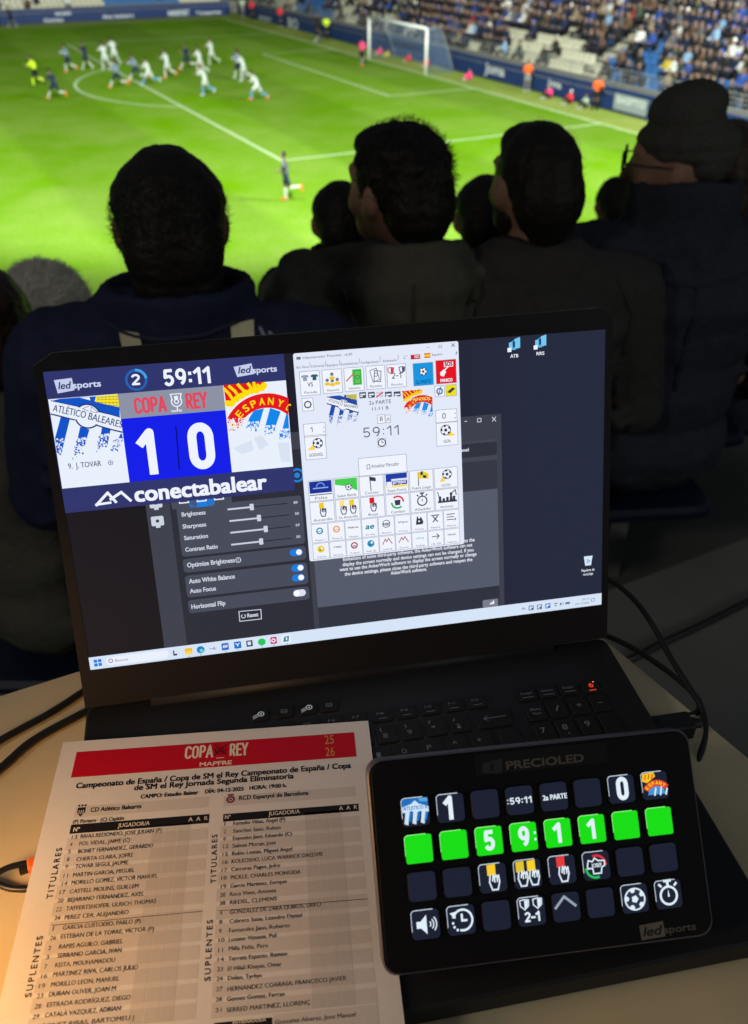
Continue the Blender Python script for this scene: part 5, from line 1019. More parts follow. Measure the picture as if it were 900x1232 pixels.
def jacket_prims(wd=1.0, bulk=1.0, collar='stand', lab='cloth', folds=0):
    B = bulk
    p_ = [E_(lab, (0, 0, .14), (.19 * wd, .15 * B, .15)), E_(lab, (0, .0, .30), (.185 * wd, .145 * B, .2)), E_(lab, (0, -.015, .44), (.20 * wd, .13 * B, .16)), C_(lab, (-.15 * wd, -.02, .595), (.15 * wd, -.02, .595), .078 * B, .078 * B), C_(lab, (-.06, -.025, .635), (.06, -.025, .635), .070 * B, .070 * B), E_(lab, (0, -.02, .52), (.20 * wd, .135 * B, .13)), C_(lab, (0, -.03, .50), (0, -.02, .60), .12, .085)]
    for s_ in (-1, 1):
        p_ += [C_(lab, (s_ * .190 * wd, -.015, .575), (s_ * .255 * wd, 0, .30), .084 * B, .066 * B), C_(lab, (s_ * .245 * wd, 0, .29), (s_ * .13, .225, .19), .062 * B, .044)]
    def ring_(n, r0x, r0y, z0, r1x, r1y, z1, w0, w1, dy=0.0, tl=.012):
        for k in range(n):
            t = 2 * PI * k / n; p_.append(C_(lab, (r0x * math.cos(t), dy + r0y * math.sin(t), z0), (r1x * math.cos(t), dy + r1y * math.sin(t), z1 - tl * math.sin(t)), w0, w1))
    if collar == 'stand': ring_(34, .088, .088, .63, .092, .094, .705, .022, .014, .005)
    if collar == 'wide':
        ring_(36, .092, .092, .63, .112, .108, .700, .024, .015, -.005)
        p_ += [C_(lab, (-.095, -.05, .69), (-.152, -.03, .672), .018, .012), C_(lab, (.095, -.05, .68), (.135, -.03, .665), .016, .012)]
    if collar == 'high': ring_(36, .100, .098, .64, .108, .106, .748, .026, .016, .0, .02)
    if collar == 'hood':
        ring_(40, .105, .090, .62, .112, .102, .672, .034, .026, -.02, .03)
        p_ += [E_(lab, (0, -.105, .635), (.135, .065, .070)), E_(lab, (0, -.115, .575), (.12, .055, .09)), C_(lab, (-.20, .0, .655), (-.235, .02, .648), .030, .018), C_(lab, (-.14, -.03, .675), (-.20, -.01, .660), .02, .02)]
    if collar == 'low': ring_(30, .078, .074, .625, .066, .066, .655, .018, .012)
    if folds:
        rr = random.Random(folds)
        for _ in range(26):
            s_ = rr.choice((-1, 1)); z = rr.uniform(.30, .60); x = s_ * rr.uniform(.02, .22) * wd; y = -.10 * B * math.sqrt(max(.05, 1 - (x / (.23 * wd)) ** 2)) - .018
            L_ = rr.uniform(.05, .12); a_ = rr.uniform(-.5, .5) - s_ * .4; p_.append(C_(lab, (x - L_ / 2 * math.cos(a_), y, z - L_ / 2 * math.sin(a_)), (x + L_ / 2 * math.cos(a_), y + .01, z + L_ / 2 * math.sin(a_)), .014, .009))
    return p_
def trousers_prims(lab='cloth'):
    p_ = [E_(lab, (0, .01, .09), (.17, .13, .09))]
    for s_ in (-1, 1): p_ += [C_(lab, (s_ * .09, .03, .08), (s_ * .12, .42, .10), .09, .07), C_(lab, (s_ * .12, .42, .10), (s_ * .12, .46, -.32), .066, .055)]
    return p_
def shoe_prims(s_): return [C_('cloth', (s_ * .12, .45, -.375), (s_ * .135, .62, -.395), .046, .036), E_('cloth', (s_ * .12, .455, -.35), (.045, .05, .05))]
def hair_prims(style, yaw, tilt, seed=1):
    rr = random.Random(seed); L = 'cloth'
    p_ = [E_(L, (0, -.004, .815), (.086, .106, .100)), E_(L, (0, -.045, .775), (.080, .070, .090))]
    if style == 'short': p_ += [E_(L, (0, -.055, .735), (.062, .045, .06))] + [E_(L, (s_ * .072, .025, .81), (.014, .03, .04)) for s_ in (-1, 1)]
    if style == 'crop': p_ = [E_(L, (0, -.002, .815), (.080, .100, .098)), E_(L, (0, -.042, .775), (.076, .066, .085)), E_(L, (0, -.05, .735), (.056, .042, .055)), E_(L, (0, .045, .865), (.06, .05, .04))]
    if style == 'curly':
        for _ in range(60):
            a, e = rr.uniform(0, 2 * PI), rr.uniform(.15, 1.35); d = np.array([math.cos(a) * math.cos(e), math.sin(a) * math.cos(e), math.sin(e)])
            p_.append(E_(L, np.array([0, -.002, .815]) + d * np.array([.078, .096, .092]), (.017, .017, .015)))
        p_ += [E_(L, (0, .035, .872), (.070, .070, .038)), E_(L, (0, -.055, .735), (.06, .045, .055))]
    if style == 'full':
        p_ += [E_(L, (0, -.05, .72), (.072, .052, .06)), E_(L, (0, .0, .830), (.090, .106, .074))]
    if style == 'long':
        p_ += [E_(L, (0, -.05, .70), (.082, .06, .11)), E_(L, (-.06, .0, .72), (.03, .05, .10)), E_(L, (.06, .0, .72), (.03, .05, .10))]
    return xf(p_, rotz(yaw) @ rotx(-tilt), (0, 0, .66))
def strands(name, parent, m, yaw, tilt, n, L0, r0, zmin=.74, seed=1, spread=.5, cen=(0, -.012, .805), rad=(.084, .102, .100), alldir=False):
    """fine locks of hair standing a little off the scalp (stuff: nobody could count them)"""
    rr = random.Random(seed); R = rotz(yaw) @ rotx(-tilt); piv = np.array([0, 0, .66]); b = MB(); vs = []; fs = []
    for _ in range(n):
        a = rr.uniform(0, 2 * PI); e = math.asin(rr.uniform(-.6, 1)); d = np.array([math.cos(a) * math.cos(e), math.sin(a) * math.cos(e), math.sin(e)])
        if not alldir and d[1] > .55 and d[2] < .45: continue
        q = np.array(cen) + d * np.array(rad) * .97
        if q[2] < zmin: continue
        t = np.cross(d, [rr.gauss(0, 1), rr.gauss(0, 1), rr.gauss(0, 1)]); t /= np.linalg.norm(t) + 1e-9
        dr = d * rr.uniform(.15, spread) + t * .8 + np.array([0, -.1, -.35]); dr /= np.linalg.norm(dr); L = L0 * rr.uniform(.5, 1.3); sd = np.cross(dr, d); sd = sd / (np.linalg.norm(sd) + 1e-9) * r0
        m1 = q + dr * L * .5 + d * L * .10; m2 = q + dr * L - d * L * .05
        k = len(vs); vs += [R @ (v - piv) + piv for v in (q - sd, q + sd, m1 + sd * .7, m1 - sd * .7, m2)]; fs += [(k, k + 1, k + 2, k + 3), (k + 3, k + 2, k + 4)]
    b.add(vs, fs, m); o = b.build(name, parent, True, world=False); o['kind'] = 'stuff'; return o
VF = np.array([RL[2][0], RL[2][1]]); VANG = math.atan2(VF[1], VF[0]) - PI / 2
BODYC = {}
def spectator(label, px, py, depth, yaw=0, tilt=0, body_yaw=0, hair='short', hairm='hair', coat='navy', wd=1.0, bulk=1.0, collar='stand', vox=.0085, sc=1.0, group='spectators in the near rows'):
    hc = at(px, py, depth); ang = VANG + body_yaw; root = np.array([hc[0], hc[1], hc[2] - .79 * sc])
    off = rotz(ang) @ np.array([0, .02 * sc, 0]); root[:2] -= off[:2]
    t = thing('person', label, 'person', root, ang, group); t.scale = (sc, sc, sc)
    link('body', fig('body', seated_body(yaw, tilt), .009, dict(skin=M['skin'])), t)
    link('jacket', fig('jacket', jacket_prims(wd, bulk, collar, 'cloth', int(px) + 3), vox, dict(cloth=M[coat]), 4, .016, .07), t)
    link('trousers', fig('trousers', trousers_prims(), .014, dict(cloth=M['trousers'])), t)
    for s_ in (-1, 1): link('shoe', fig('shoe', shoe_prims(s_), .012, dict(cloth=M['cable'])), t)
    if hair: link('hair', fig('hair', hair_prims(hair, yaw, tilt), .0055, dict(cloth=M[hairm]), 4, .0035 if hair != 'curly' else .005, .010), t)
    # plastic seat under the person
    seatlab = 'navy seat under the ' + ' '.join(label.split()[:11])
    for tail in (' in', ' at', ' the', ' by', ' of', ' and', ' between', ' low', ' wearing', ' looking', ' left', ' his', ' her', ' whose'):
        if seatlab.endswith(tail): seatlab = seatlab[:-len(tail)]
    s = thing('seat', seatlab, 'seat', root - np.array([0, 0, .02]), ang, 'seats of the near rows')
    b = MB(); slab(b, (0, 0, 0), XA, YA, ZA, rrect(-.20, -.13, .20, .26, .05), -.04, 0, .012, M['seatplastic']); o = b.build('seat_shell', s, world=False)
    b = MB(); b.box((0, .05, -.20), (.05, .12, .32), M['steel']); b.build('bracket', s, world=False)
    return t
P1 = spectator('person in navy jacket with two beige back stripes above the laptop scoreboard', 209, 272, 1.40, .20, .05, .02, 'full', 'hair', 'navy', 1.12, 1.08, 'wide')
strands('stray_hair', P1, M['hair'], .20, .05, 2600, .017, .0006, .72, 3, .5, (0, -.006, .812), (.091, .110, .094))
for s_, sx_ in ((-1, -.062), (1, .108)):
    b = MB(); vs = []; fs = []
    pth = [(sx_, .668, .034), (sx_ + .002, .635, .036), (sx_ - .003 + .008 * (s_ > 0), .60, .036), (sx_ - .014 + .03 * (s_ > 0), .55, .036), (sx_ - .022 + .05 * (s_ > 0), .45, .036)]
    for x, z, hw in pth: vs += [(x - hw * .5, z), (x + hw * .5, z)]
    b = MB(); n = len(pth); b.add([(x, 0, z) for x, z in vs], [(2 * i, 2 * i + 1, 2 * i + 3, 2 * i + 2) for i in range(n - 1)], M['stripe'])
    o = b.build('reflective_stripe', P1, world=False)
    # lay the stripe on the back of the jacket
    jm = [c for c in P1.children if c.name.startswith('jacket')][0].data
    from mathutils.bvhtree import BVHTree
    bvh = BVHTree.FromPolygons([v.co[:] for v in jm.vertices], [p_.vertices[:] for p_ in jm.polygons])
    bm = bmesh.new(); bm.from_mesh(o.data); bmesh.ops.subdivide_edges(bm, edges=bm.edges, cuts=3, use_grid_fill=True)
    for v in bm.verts:
        h = bvh.ray_cast(Vector((v.co.x, -1, v.co.z)), Vector((0, 1, 0)))
        if h[0]: v.co.y = h[0].y - .004
    bm.to_mesh(o.data); bm.free(); sm = [p_ for p_ in o.data.polygons]; [setattr(p_, 'use_smooth', True) for p_ in sm]
P2 = spectator('person in olive hooded jacket with tousled curly dark hair looking left', 483, 227, 1.76, .72, .02, .12, 'curly', 'hair', 'olive', 1.10, 1.05, 'hood')
strands('stray_hair', P2, M['hair'], .72, .02, 2600, .018, .0007, .76, 5, .9, (0, -.004, .825), (.088, .108, .102))
P3 = spectator('bearded person in charcoal sweater with cropped dark hair, left of the beanie wearer', 647, 222, 1.78, .35, .06, .05, 'crop', 'hair', 'charcoal', 1.08, 1.0, 'low')
strands('stray_hair', P3, M['hair'], .35, .06, 500, .006, .0006, .76, 6, .8, (0, -.004, .82), (.083, .103, .100))
bp = xf([E_('cloth', (0, .064, .712), (.054, .052, .040)), E_('cloth', (-.056, .03, .735), (.018, .035, .04)), E_('cloth', (.056, .03, .735), (.018, .035, .04))], rotz(.35) @ rotx(-.06), (0, 0, .66))
link('beard', fig('beard', bp, .007, dict(cloth=M['hair']), 2, .005, .012), P3)
P4 = spectator('person in black coat and dark knitted beanie wearing glasses at the right edge', 824, 197, 1.92, 1.15, .05, .1, None, 'hair', 'blackcoat', 1.22, 1.16, 'high')
R4 = rotz(1.15) @ rotx(-.05)
bn = xf([E_('cloth', (0, .0, .845), (.089, .109, .050)), E_('cloth', (0, -.004, .822), (.088, .108, .030)), E_('cloth', (0, -.040, .800), (.076, .058, .045)), E_('cloth', (0, .012, .893), (.072, .080, .062)), E_('cloth', (0, -.004, .915), (.062, .066, .046))], R4, (0, 0, .66))
link('beanie', fig('beanie', bn, .006, dict(cloth=M['beanie']), 2, .006, .03), P4)
gl = [(s_ * .034 + .021 * math.cos(t), .118, .800 + .019 * math.sin(t)) for s_ in (-1, 1) for t in np.linspace(0, 2 * PI, 15)]
b = MB()
for s_ in (-1, 1):
    b.tube([R4 @ (np.array((s_ * .034 + .023 * math.cos(t), .128, .803 + .020 * math.sin(t))) - [0, 0, .66]) + [0, 0, .66] for t in np.linspace(0, 2 * PI, 16)], .0022, M['cable'], 6, 1)
    b.tube([R4 @ (np.array(q) - [0, 0, .66]) + [0, 0, .66] for q in ((s_ * .057, .126, .805), (s_ * .078, .09, .805), (s_ * .084, .01, .80))], .002, M['cable'], 6, 1)
b.tube([R4 @ (np.array(q) - [0, 0, .66]) + [0, 0, .66] for q in ((-.012, .128, .806), (.012, .128, .806))], .002, M['cable'], 6, 1)
b.build('glasses', P4, True, world=False)
def seam(P, pts, r, m, name='seam'):
    jm = [c for c in P.children if c.name.startswith('jacket')][0].data
    bvh = BVHTree.FromPolygons([v.co[:] for v in jm.vertices], [p_.vertices[:] for p_ in jm.polygons]); Q = []
    for (x0, z0), (x1, z1) in zip(pts[:-1], pts[1:]):
        for k in range(8):
            x, z = x0 + (x1 - x0) * k / 8, z0 + (z1 - z0) * k / 8; h = bvh.ray_cast(Vector((x, -1, z)), Vector((0, 1, 0)))
            if h[0]: Q.append((x, h[0].y - r * .4, z))
    if len(Q) > 2: b = MB(); b.tube(Q, r, m, 6, 1); b.build(name, P, True, world=False)
pipe = mat('jacket_piping', (0.022, 0.026, 0.055), .7); oseam = mat('olive_seam', (0.045, 0.043, 0.034), .8)
seam(P1, [(-.20, .60), (-.10, .585), (0, .58), (.10, .585), (.20, .60)], .0035, pipe); seam(P1, [(0, .58), (0, .30)], .003, pipe); seam(P1, [(-.11, .672), (-.05, .662), (.05, .662), (.11, .672)], .004, pipe)
seam(P1, [(.15, .655), (.19, .60), (.21, .52)], .003, mat('jacket_pale_piping', (.3, .3, .42), .6)); seam(P1, [(.135, .66), (.175, .60), (.195, .52)], .003, mat('jacket_pale_piping', (.3, .3, .42), .6))
seam(P2, [(-.13, .645), (-.11, .57), (-.05, .515), (.05, .515), (.11, .57), (.13, .645)], .006, oseam, 'hood_edge'); seam(P2, [(0, .66), (0, .30)], .0035, oseam); seam(P2, [(-.13, .60), (-.20, .585), (-.25, .54)], .0035, oseam); seam(P2, [(.13, .60), (.20, .585), (.25, .54)], .0035, oseam)
seam(P3, [(-.16, .63), (-.20, .56), (-.20, .45)], .003, oseam); seam(P3, [(.16, .63), (.20, .56), (.20, .45)], .003, oseam)
seam(P4, [(-.22, .60), (0, .58), (.22, .60)], .004, pipe); seam(P4, [(0, .58), (0, .30)], .0035, pipe); seam(P4, [(-.20, .45), (0, .44), (.20, .45)], .0035, pipe)
spectator('small dark head just left of the olive jacket wearer', 411, 266, 2.25, .3, .05, 0, 'full', 'hair', 'blackcoat', 1, 1, 'stand', .012, .82)
spectator('small dark head between the olive jacket and charcoal sweater wearers', 583, 262, 2.45, .1, .05, 0, 'full', 'hair', 'blackcoat', .92, 1, 'stand', .012, .95)
q_ = spectator('person whose tiny dark head shows just left of the beanie wearer', 741, 245, 3.9, .3, .1, 0, 'short', 'hair', 'charcoal', .9, 1, 'stand', .014, .95)
spectator('person with brown hair partly hidden behind the right side of the beanie', 872, 197, 2.35, -.3, .05, 0, 'long', 'brown_hair', 'blackcoat', .9, 1, 'stand', .012, .92)
spectator('person with dark hair cut off by the right edge of the photo', 906, 214, 2.6, -.2, .05, 0, 'full', 'hair', 'blackcoat', .9, 1, 'stand', .012, .92)
P10 = spectator('person with fluffy grey white hair at the far left', 56, 374, 2.0, -.35, .1, -.1, 'full', 'fur', 'navy', .95, .95, 'low', .012, .93)
strands('fluffy_hair', P10, M['fluff'], -.35, .1, 9000, .042, .0016, .62, 8, .6, (0, -.008, .80), (.092, .110, .112), True)
spectator('person with brown hair cut off by the left edge of the photo', -14, 392, 1.60, .2, .1, 0, 'short', 'brown_hair', 'olive', .85, .95, 'low', .012, .93)
for o in (P10,): pass

# ------------------------------------------------------------------ stadium ground
def smesh(name, pts, m, kind='structure', thick=None):
    b = MB()
    if thick: b.prism([st(q) for q in pts], (0, 0, thick), m)
    else: b.add([st(q) for q in pts], [list(range(len(pts)))], m)
    o = b.build(name); o['kind'] = kind; return o
def grass(name, c1, c2, stripes):
    m = bpy.data.materials.new(name); m.use_nodes = True; nt = m.node_tree; N = nt.nodes; L = nt.links; b = N['Principled BSDF']
    b.inputs['Roughness'].default_value = 0.95; b.inputs['Specular IOR Level'].default_value = 0.03
    tc = N.new('ShaderNodeTexCoord'); mp = N.new('ShaderNodeMapping'); mp.inputs['Rotation'].default_value = (0, 0, -SANG); L.new(tc.outputs['Object'], mp.inputs[0])
    n1 = N.new('ShaderNodeTexNoise'); n1.inputs['Scale'].default_value = 0.30; n1.inputs['Detail'].default_value = 8; n1.inputs['Roughness'].default_value = .62; L.new(mp.outputs[0], n1.inputs['Vector'])
    n2 = N.new('ShaderNodeTexNoise'); n2.inputs['Scale'].default_value = 9; n2.inputs['Detail'].default_value = 4; L.new(mp.outputs[0], n2.inputs['Vector'])
    mx = N.new('ShaderNodeMix'); mx.data_type = 'RGBA'; mx.inputs['A'].default_value = (*c1, 1); mx.inputs['B'].default_value = (*c2, 1)
    rr = N.new('ShaderNodeMapRange'); rr.inputs[1].default_value = .34; rr.inputs[2].default_value = .66; L.new(n1.outputs['Fac'], rr.inputs[0]); L.new(rr.outputs[0], mx.inputs['Factor']); last = mx.outputs['Result']
    if stripes:
        sp = N.new('ShaderNodeSeparateXYZ'); L.new(mp.outputs[0], sp.inputs[0])
        w_ = N.new('ShaderNodeMath'); w_.operation = 'SINE'; k = N.new('ShaderNodeMath'); k.operation = 'MULTIPLY'; k.inputs[1].default_value = 2 * PI / 11.0; L.new(sp.outputs['Y'], k.inputs[0]); L.new(k.outputs[0], w_.inputs[0])
        r2 = N.new('ShaderNodeMapRange'); r2.inputs[1].default_value = -.15; r2.inputs[2].default_value = .15; r2.inputs[3].default_value = .91; r2.inputs[4].default_value = 1.08; L.new(w_.outputs[0], r2.inputs[0])
        m2 = N.new('ShaderNodeVectorMath'); m2.operation = 'SCALE'; L.new(last, m2.inputs[0]); L.new(r2.outputs[0], m2.inputs['Scale']); last = m2.outputs[0]
    r3 = N.new('ShaderNodeMapRange'); r3.inputs[3].default_value = .68; r3.inputs[4].default_value = 1.32; L.new(n2.outputs['Fac'], r3.inputs[0])
    m3 = N.new('ShaderNodeVectorMath'); m3.operation = 'SCALE'; L.new(last, m3.inputs[0]); L.new(r3.outputs[0], m3.inputs['Scale']); L.new(m3.outputs[0], b.inputs['Base Color'])
    return m
GR = grass('pitch_grass', (0.098, 0.232, 0.001), (0.152, 0.258, 0.034), True)
GS = grass('worn_surround_grass', (0.16, 0.23, 0.035), (0.24, 0.28, 0.075), False)
smesh('ground', [(-600, -600, -.02), (600, -600, -.02), (600, 600, -.02), (-600, 600, -.02)], mat('dark_ground', (0.03, 0.03, 0.028), .9, .3, 2))
smesh('pitch_surround', [(-36.5, -112, -.006), (45, -112, -.006), (45, 3.2, -.006), (-36.5, 3.2, -.006)], GS)
smesh('pitch', [(-32.6, -100, 0), (34.7, -100, 0), (34.7, 0.1, 0), (-32.6, 0.1, 0)], GR)
WL = mat('pitch_line_paint', (0.50, 0.62, 0.40), .9, .25, 8)
b = MB()
def ln(x0, y0, x1, y1, w_=.13):
    a, q = np.array([x0, y0]), np.array([x1, y1]); d = (q - a) / np.linalg.norm(q - a); n = np.array([-d[1], d[0]]) * w_ / 2; e = d * w_ / 2
    b.add([st((*v, .006 + .0006 * len(b.f))) for v in (a - n - e, q - n + e, q + n + e, a + n - e)], [(0, 1, 2, 3)], WL)
ln(-32.6, 0, 34.6, 0); ln(-20.16, -16.5, 20.16, -16.5); ln(20.16, -16.35, 20.16, -.15); ln(-20.16, -16.35, -20.16, -.15); ln(-9.16, -5.5, 9.16, -5.5); ln(9.16, -5.35, 9.16, -.15); ln(-9.16, -5.35, -9.16, -.15); ln(-32.6, -100, -32.6, -.15); ln(34.6, -100, 34.6, -.15)
th = np.linspace(math.radians(217), math.radians(323), 30)
vs = [st((r * math.cos(t), -11 + r * math.sin(t), .012)) for t in th for r in (9.08, 9.22)]
b.add(vs, [(2 * i, 2 * i + 1, 2 * i + 3, 2 * i + 2) for i in range(29)], WL)
o = b.build('pitch_markings'); o['kind'] = 'structure'
# near stand steps running down to the pitch
for k in range(17):
    x1_ = PFX - k * .75; zt = 7.03 - k * .36
    smesh('terrace_step', [(x1_ - .75, -50, zt - 1.5 - k * .0), (x1_, -50, zt - 1.5), (x1_, -12, zt - 1.5), (x1_ - .75, -12, zt - 1.5)], M['concrete'], 'structure', 1.5)

# ------------------------------------------------------------------ goal
gw_ = mat('white_goal_paint', (0.85, 0.85, 0.82), .4); goal = thing('goal', 'white football goal with a blue tinted net at the far end of the pitch', 'goal', st((0, 0, 0)), SANG)
for x in (-3.72, 3.72): b = MB(); b.tube([st((x, 0, 0.02)), st((x, 0, 2.5))], .085, gw_, 10, 1); b.build('post', goal, True)
b = MB(); b.tube([st((-3.63, 0, 2.5)), st((3.63, 0, 2.5))], .08, gw_, 10, 1); b.build('crossbar', goal, True)
for x in (-3.72, 3.72): b = MB(); b.tube([st((x, .09, 2.45)), st((x, 1.0, 2.4)), st((x, 2.0, .1))], .025, M['steel'], 6, 4); b.build('net_support', goal, True)
nm = mat('net_cord', (0.22, 0.32, 0.55), .8); b = MB()
def netline(p0, p1): b.tube([st(p0), st(p1)], .010, nm, 3, 1)
for i in range(31): x = -3.7 + 7.4 * i / 30; netline((x, 1.0, 2.4), (x, 2.0, .05)); netline((x, .1, 2.44), (x, 1.0, 2.4))
for k in range(11): t = k / 10; y, z = 1.0 + t, 2.4 - 2.35 * t; netline((-3.7, y, z), (3.7, y, z))
for s_ in (-1, 1):
    for k in range(11): t = k / 10; z = 2.4 * (1 - t) + .03; netline((s_ * 3.7, .1, z), (s_ * 3.7, 1.0 + t, z))
    for k in range(9): y = .25 + 1.75 * k / 8; netline((s_ * 3.7, y, .03), (s_ * 3.7, y, min(2.4, 2.4 - 2.35 * max(0, y - 1))))
o = b.build('net', goal); o['kind'] = 'stuff'

# ------------------------------------------------------------------ advertising boards
bm_ = mat('board_navy_print', (0.010, 0.032, 0.14), .45, .25, 1.5, 0, .4); bst = mat('board_pale_strip', (0.10, 0.11, 0.17), .5, .5, 2); wp = mat('board_white_print', (0.62, 0.66, 0.70), .5); ylw = mat('board_gold_print', (0.45, 0.24, 0.03), .5)
BZ = 1.06
NB = Plane(st((0, 2.62, 0)), EM @ XA, ZA, EM @ np.array([0, -1.0, 0]), .004, False)
WBd = Plane(st((-35.3, 0, 0)), EM @ YA, ZA, EM @ XA, .004, False)
edges = [-35.0, -29.5, -24, -18.5, -13.5, -8, -2.5, 2.9, 6.0, 10.6, 14.6, 18.2, 22.0, 26.6, 31, 36]
texts_n = [('SPORT', (312, 23.8), (327, 27), 4, wp), ('BO', (347, 32), (359, 35.5), 8, wp), ('Joma', (583.3, 86.5), (607, 92.4), 11, wp), ('Joma', (659, 102.5), (675, 107), 8, wp), ('BASPTO', (742, 123), (776, 131), 8, wp), ('sbmer', (871, 157), (896, 163), 6, wp), ('Balear', (476, 47), (494, 52), 6, bst)]
texts_w = [('Ocimax', (53, 27), (77, 25.6), 4.5, wp), ('BALEARIA', (67, 18.6), (86, 17.6), 4, wp), ('illes balears', (124, 22.4), (161, 20.4), 4.5, wp), ('WINPORT', (202, 19.6), (228, 18), 6.5, wp), ('Transportes', (236, 17.8), (266, 16.2), 4.5, wp)]
ordw = ['first', 'second', 'third', 'fourth', 'fifth', 'sixth', 'seventh', 'eighth', 'ninth', 'tenth', 'eleventh', 'twelfth', 'thirteenth', 'fourteenth', 'fifteenth', 'sixteenth', 'seventeenth', 'eighteenth', 'nineteenth', 'twentieth']
def board(pl, a, q, label, txts, axis):
    P_ = pl.w; o = thing('advertising_board', label, 'advertising board', P_(((a + q) / 2, 0)), 0, 'advertising boards around the pitch')
    b = MB(); b.prism([P_((a + .02, .02)), P_((q - .02, .02)), P_((q - .02, BZ)), P_((a + .02, BZ))], -pl.N * .12, bm_); b.build('panel', o)
    p = Print(pl, 1); p.rect(a + .05, BZ * .70, q - .05, BZ * .80, bst); p.build('pale_strip', o)
    for x in (a + .5, q - .5): b = MB(); b.frame_box(P_((x, .02)) - pl.N * .6, pl.X * .05, ZA * .05, pl.N * .47, M['steel']); b.build('foot', o)
    for t in txts:
        p = Print(pl, 3)
        if t[0] == 'BASPTO':
            qa, qb = pl.loc(740, 114), pl.loc(779, 138); p.rect(qa[0], .12, pl.loc(779, 130)[0], .86, mat('board_grey_print', (0.30, 0.34, 0.36), .5)); p.build('pale_panel', o); p = Print(pl, 4)
        p.text(t[0], t[1], t[2], t[3], t[4], 0, .03); p.build('lettering', o)
dest = {8: 'white Joma lettering', 11: 'pale grey printed panel'}
for i, (a, q) in enumerate(zip(edges[:-1], edges[1:])):
    tt = [t for t in texts_n if a <= NB.loc(*t[1])[0] < q]
    board(NB, a, q, 'navy board behind the goal line, %s from the far corner%s' % (ordw[i], (', lettered ' + tt[0][0]) if tt else ''), tt, 0)
ew = [1.8, -3.8, -9.4, -15, -20.6, -26.2, -31.8]
for i, (a, q) in enumerate(zip(ew[1:], ew[:-1])):
    tt = [t for t in texts_w if a <= WBd.loc(*t[1])[0] < q]
    board(WBd, a, q, 'navy board along the far touchline, %s from the far corner%s' % (ordw[i], (', lettered ' + tt[0][0]) if tt else ''), tt, 1)
c_ = WBd.loc(47, 24.5)

# ------------------------------------------------------------------ far stands
gs = thing('grandstand', 'concrete stand behind the goal, full of spectators', 'grandstand', st((0, 6, 0)), SANG)
RY, RZ, DY, DZ = 4.5, .75, .80, .43
wallm = mat('pale_wall_paint', (0.20, 0.20, 0.18), .8, .2, 2)
b = MB(); b.prism([st((-38, 3.55, 0)), st((40, 3.55, 0)), st((40, 3.55, 1.12)), st((-38, 3.55, 1.12))], EM @ np.array([0, .18, 0]), wallm); b.build('front_wall', gs)
for r in range(16):
    y0 = RY - .35 + DY * r; z = RZ + DZ * r; b = MB(); b.prism([st((-39, y0, 0)), st((42, y0, 0)), st((42, y0 + DY, 0)), st((-39, y0 + DY, 0))], (0, 0, z), M['far_concrete']); b.build('step', gs)
b = MB(); b.prism([st((-39, RY - .36 + DY * 16, 0)), st((42, RY - .36 + DY * 16, 0)), st((42, RY + DY * 16, 0)), st((-39, RY + DY * 16, 0))], (0, 0, 9.5), wallm); b.build('back_wall', gs)
gs2 = thing('grandstand', 'low blue and white seated stand along the far touchline at the top left', 'grandstand', st((-38, -20, 0)), SANG)
b = MB(); b.prism([st((-36.6, -60, 0)), st((-36.6, 3, 0)), st((-36.6, 3, 1.05)), st((-36.6, -60, 1.05))], EM @ np.array([-.18, 0, 0]), wallm); b.build('front_wall', gs2)
for r in range(8):
    x0 = -37.2 - DY * r; b = MB(); b.prism([st((x0, -60, 0)), st((x0, 3, 0)), st((x0 - DY, 3, 0)), st((x0 - DY, -60, 0))], (0, 0, .6 + DZ * r), M['far_concrete']); b.build('step', gs2)
# railing on the front wall
rl = thing('railing', 'grey steel railing on the wall in front of the crowd behind the goal', 'railing', st((0, 3.6, 1.1)), SANG)
for k in range(39):
    x = -37 + 2 * k; b = MB(); b.tube([st((x, 3.64, 1.12)), st((x, 3.64, 1.72))], .022, M['steel'], 5, 1); b.build('post', rl)
for z in (1.32, 1.52, 1.72): b = MB(); b.tube([st((-37.5, 3.64, z)), st((39, 3.64, z))], .018, M['steel'], 5, 1); b.build('rail', rl)

random.seed(21)
SM = {n: mat('seat_' + n, c, .45, .1, 8) for n, c in dict(white=(0.62, 0.60, 0.47), blue=(0.05, 0.17, 0.42)).items()}
b = MB(); b.box((0, .02, .20), (.42, .40, .07), SM['white']); b.box((0, -.20, .42), (.42, .06, .44), SM['white']); b.box((0, -.12, .09), (.08, .2, .17), SM['white'])
seatme = bpy.data.meshes.new('stadium_seat'); seatme.from_pydata(b.v, [], b.f); seatme.materials.append(SM['white'])
COATS = dict(navy=(0.012, 0.018, 0.05), black=(0.012, 0.012, 0.014), grey=(0.11, 0.11, 0.12), blue=(0.025, 0.065, 0.28), white=(0.62, 0.62, 0.60), red=(0.35, 0.03, 0.04), beige=(0.30, 0.23, 0.15), brown=(0.09, 0.05, 0.03), pale_blue=(0.25, 0.42, 0.65), yellow=(0.6, 0.45, 0.05), dark_green=(0.03, 0.06, 0.04))
CM = {n: mat(n + '_coat', c, .8, .3, 6, .2) for n, c in COATS.items()}
HM = {n: mat(n + '_crowd_hair', c, .7) for n, c in dict(dark=(0.015, 0.011, 0.009), brown=(0.06, 0.035, 0.02), grey=(0.3, 0.29, 0.27), white_cap=(0.7, 0.7, 0.68), blue_cap=(0.04, 0.1, 0.5)).items()}
SK = mat('crowd_skin', (0.24, 0.15, 0.11), .6)
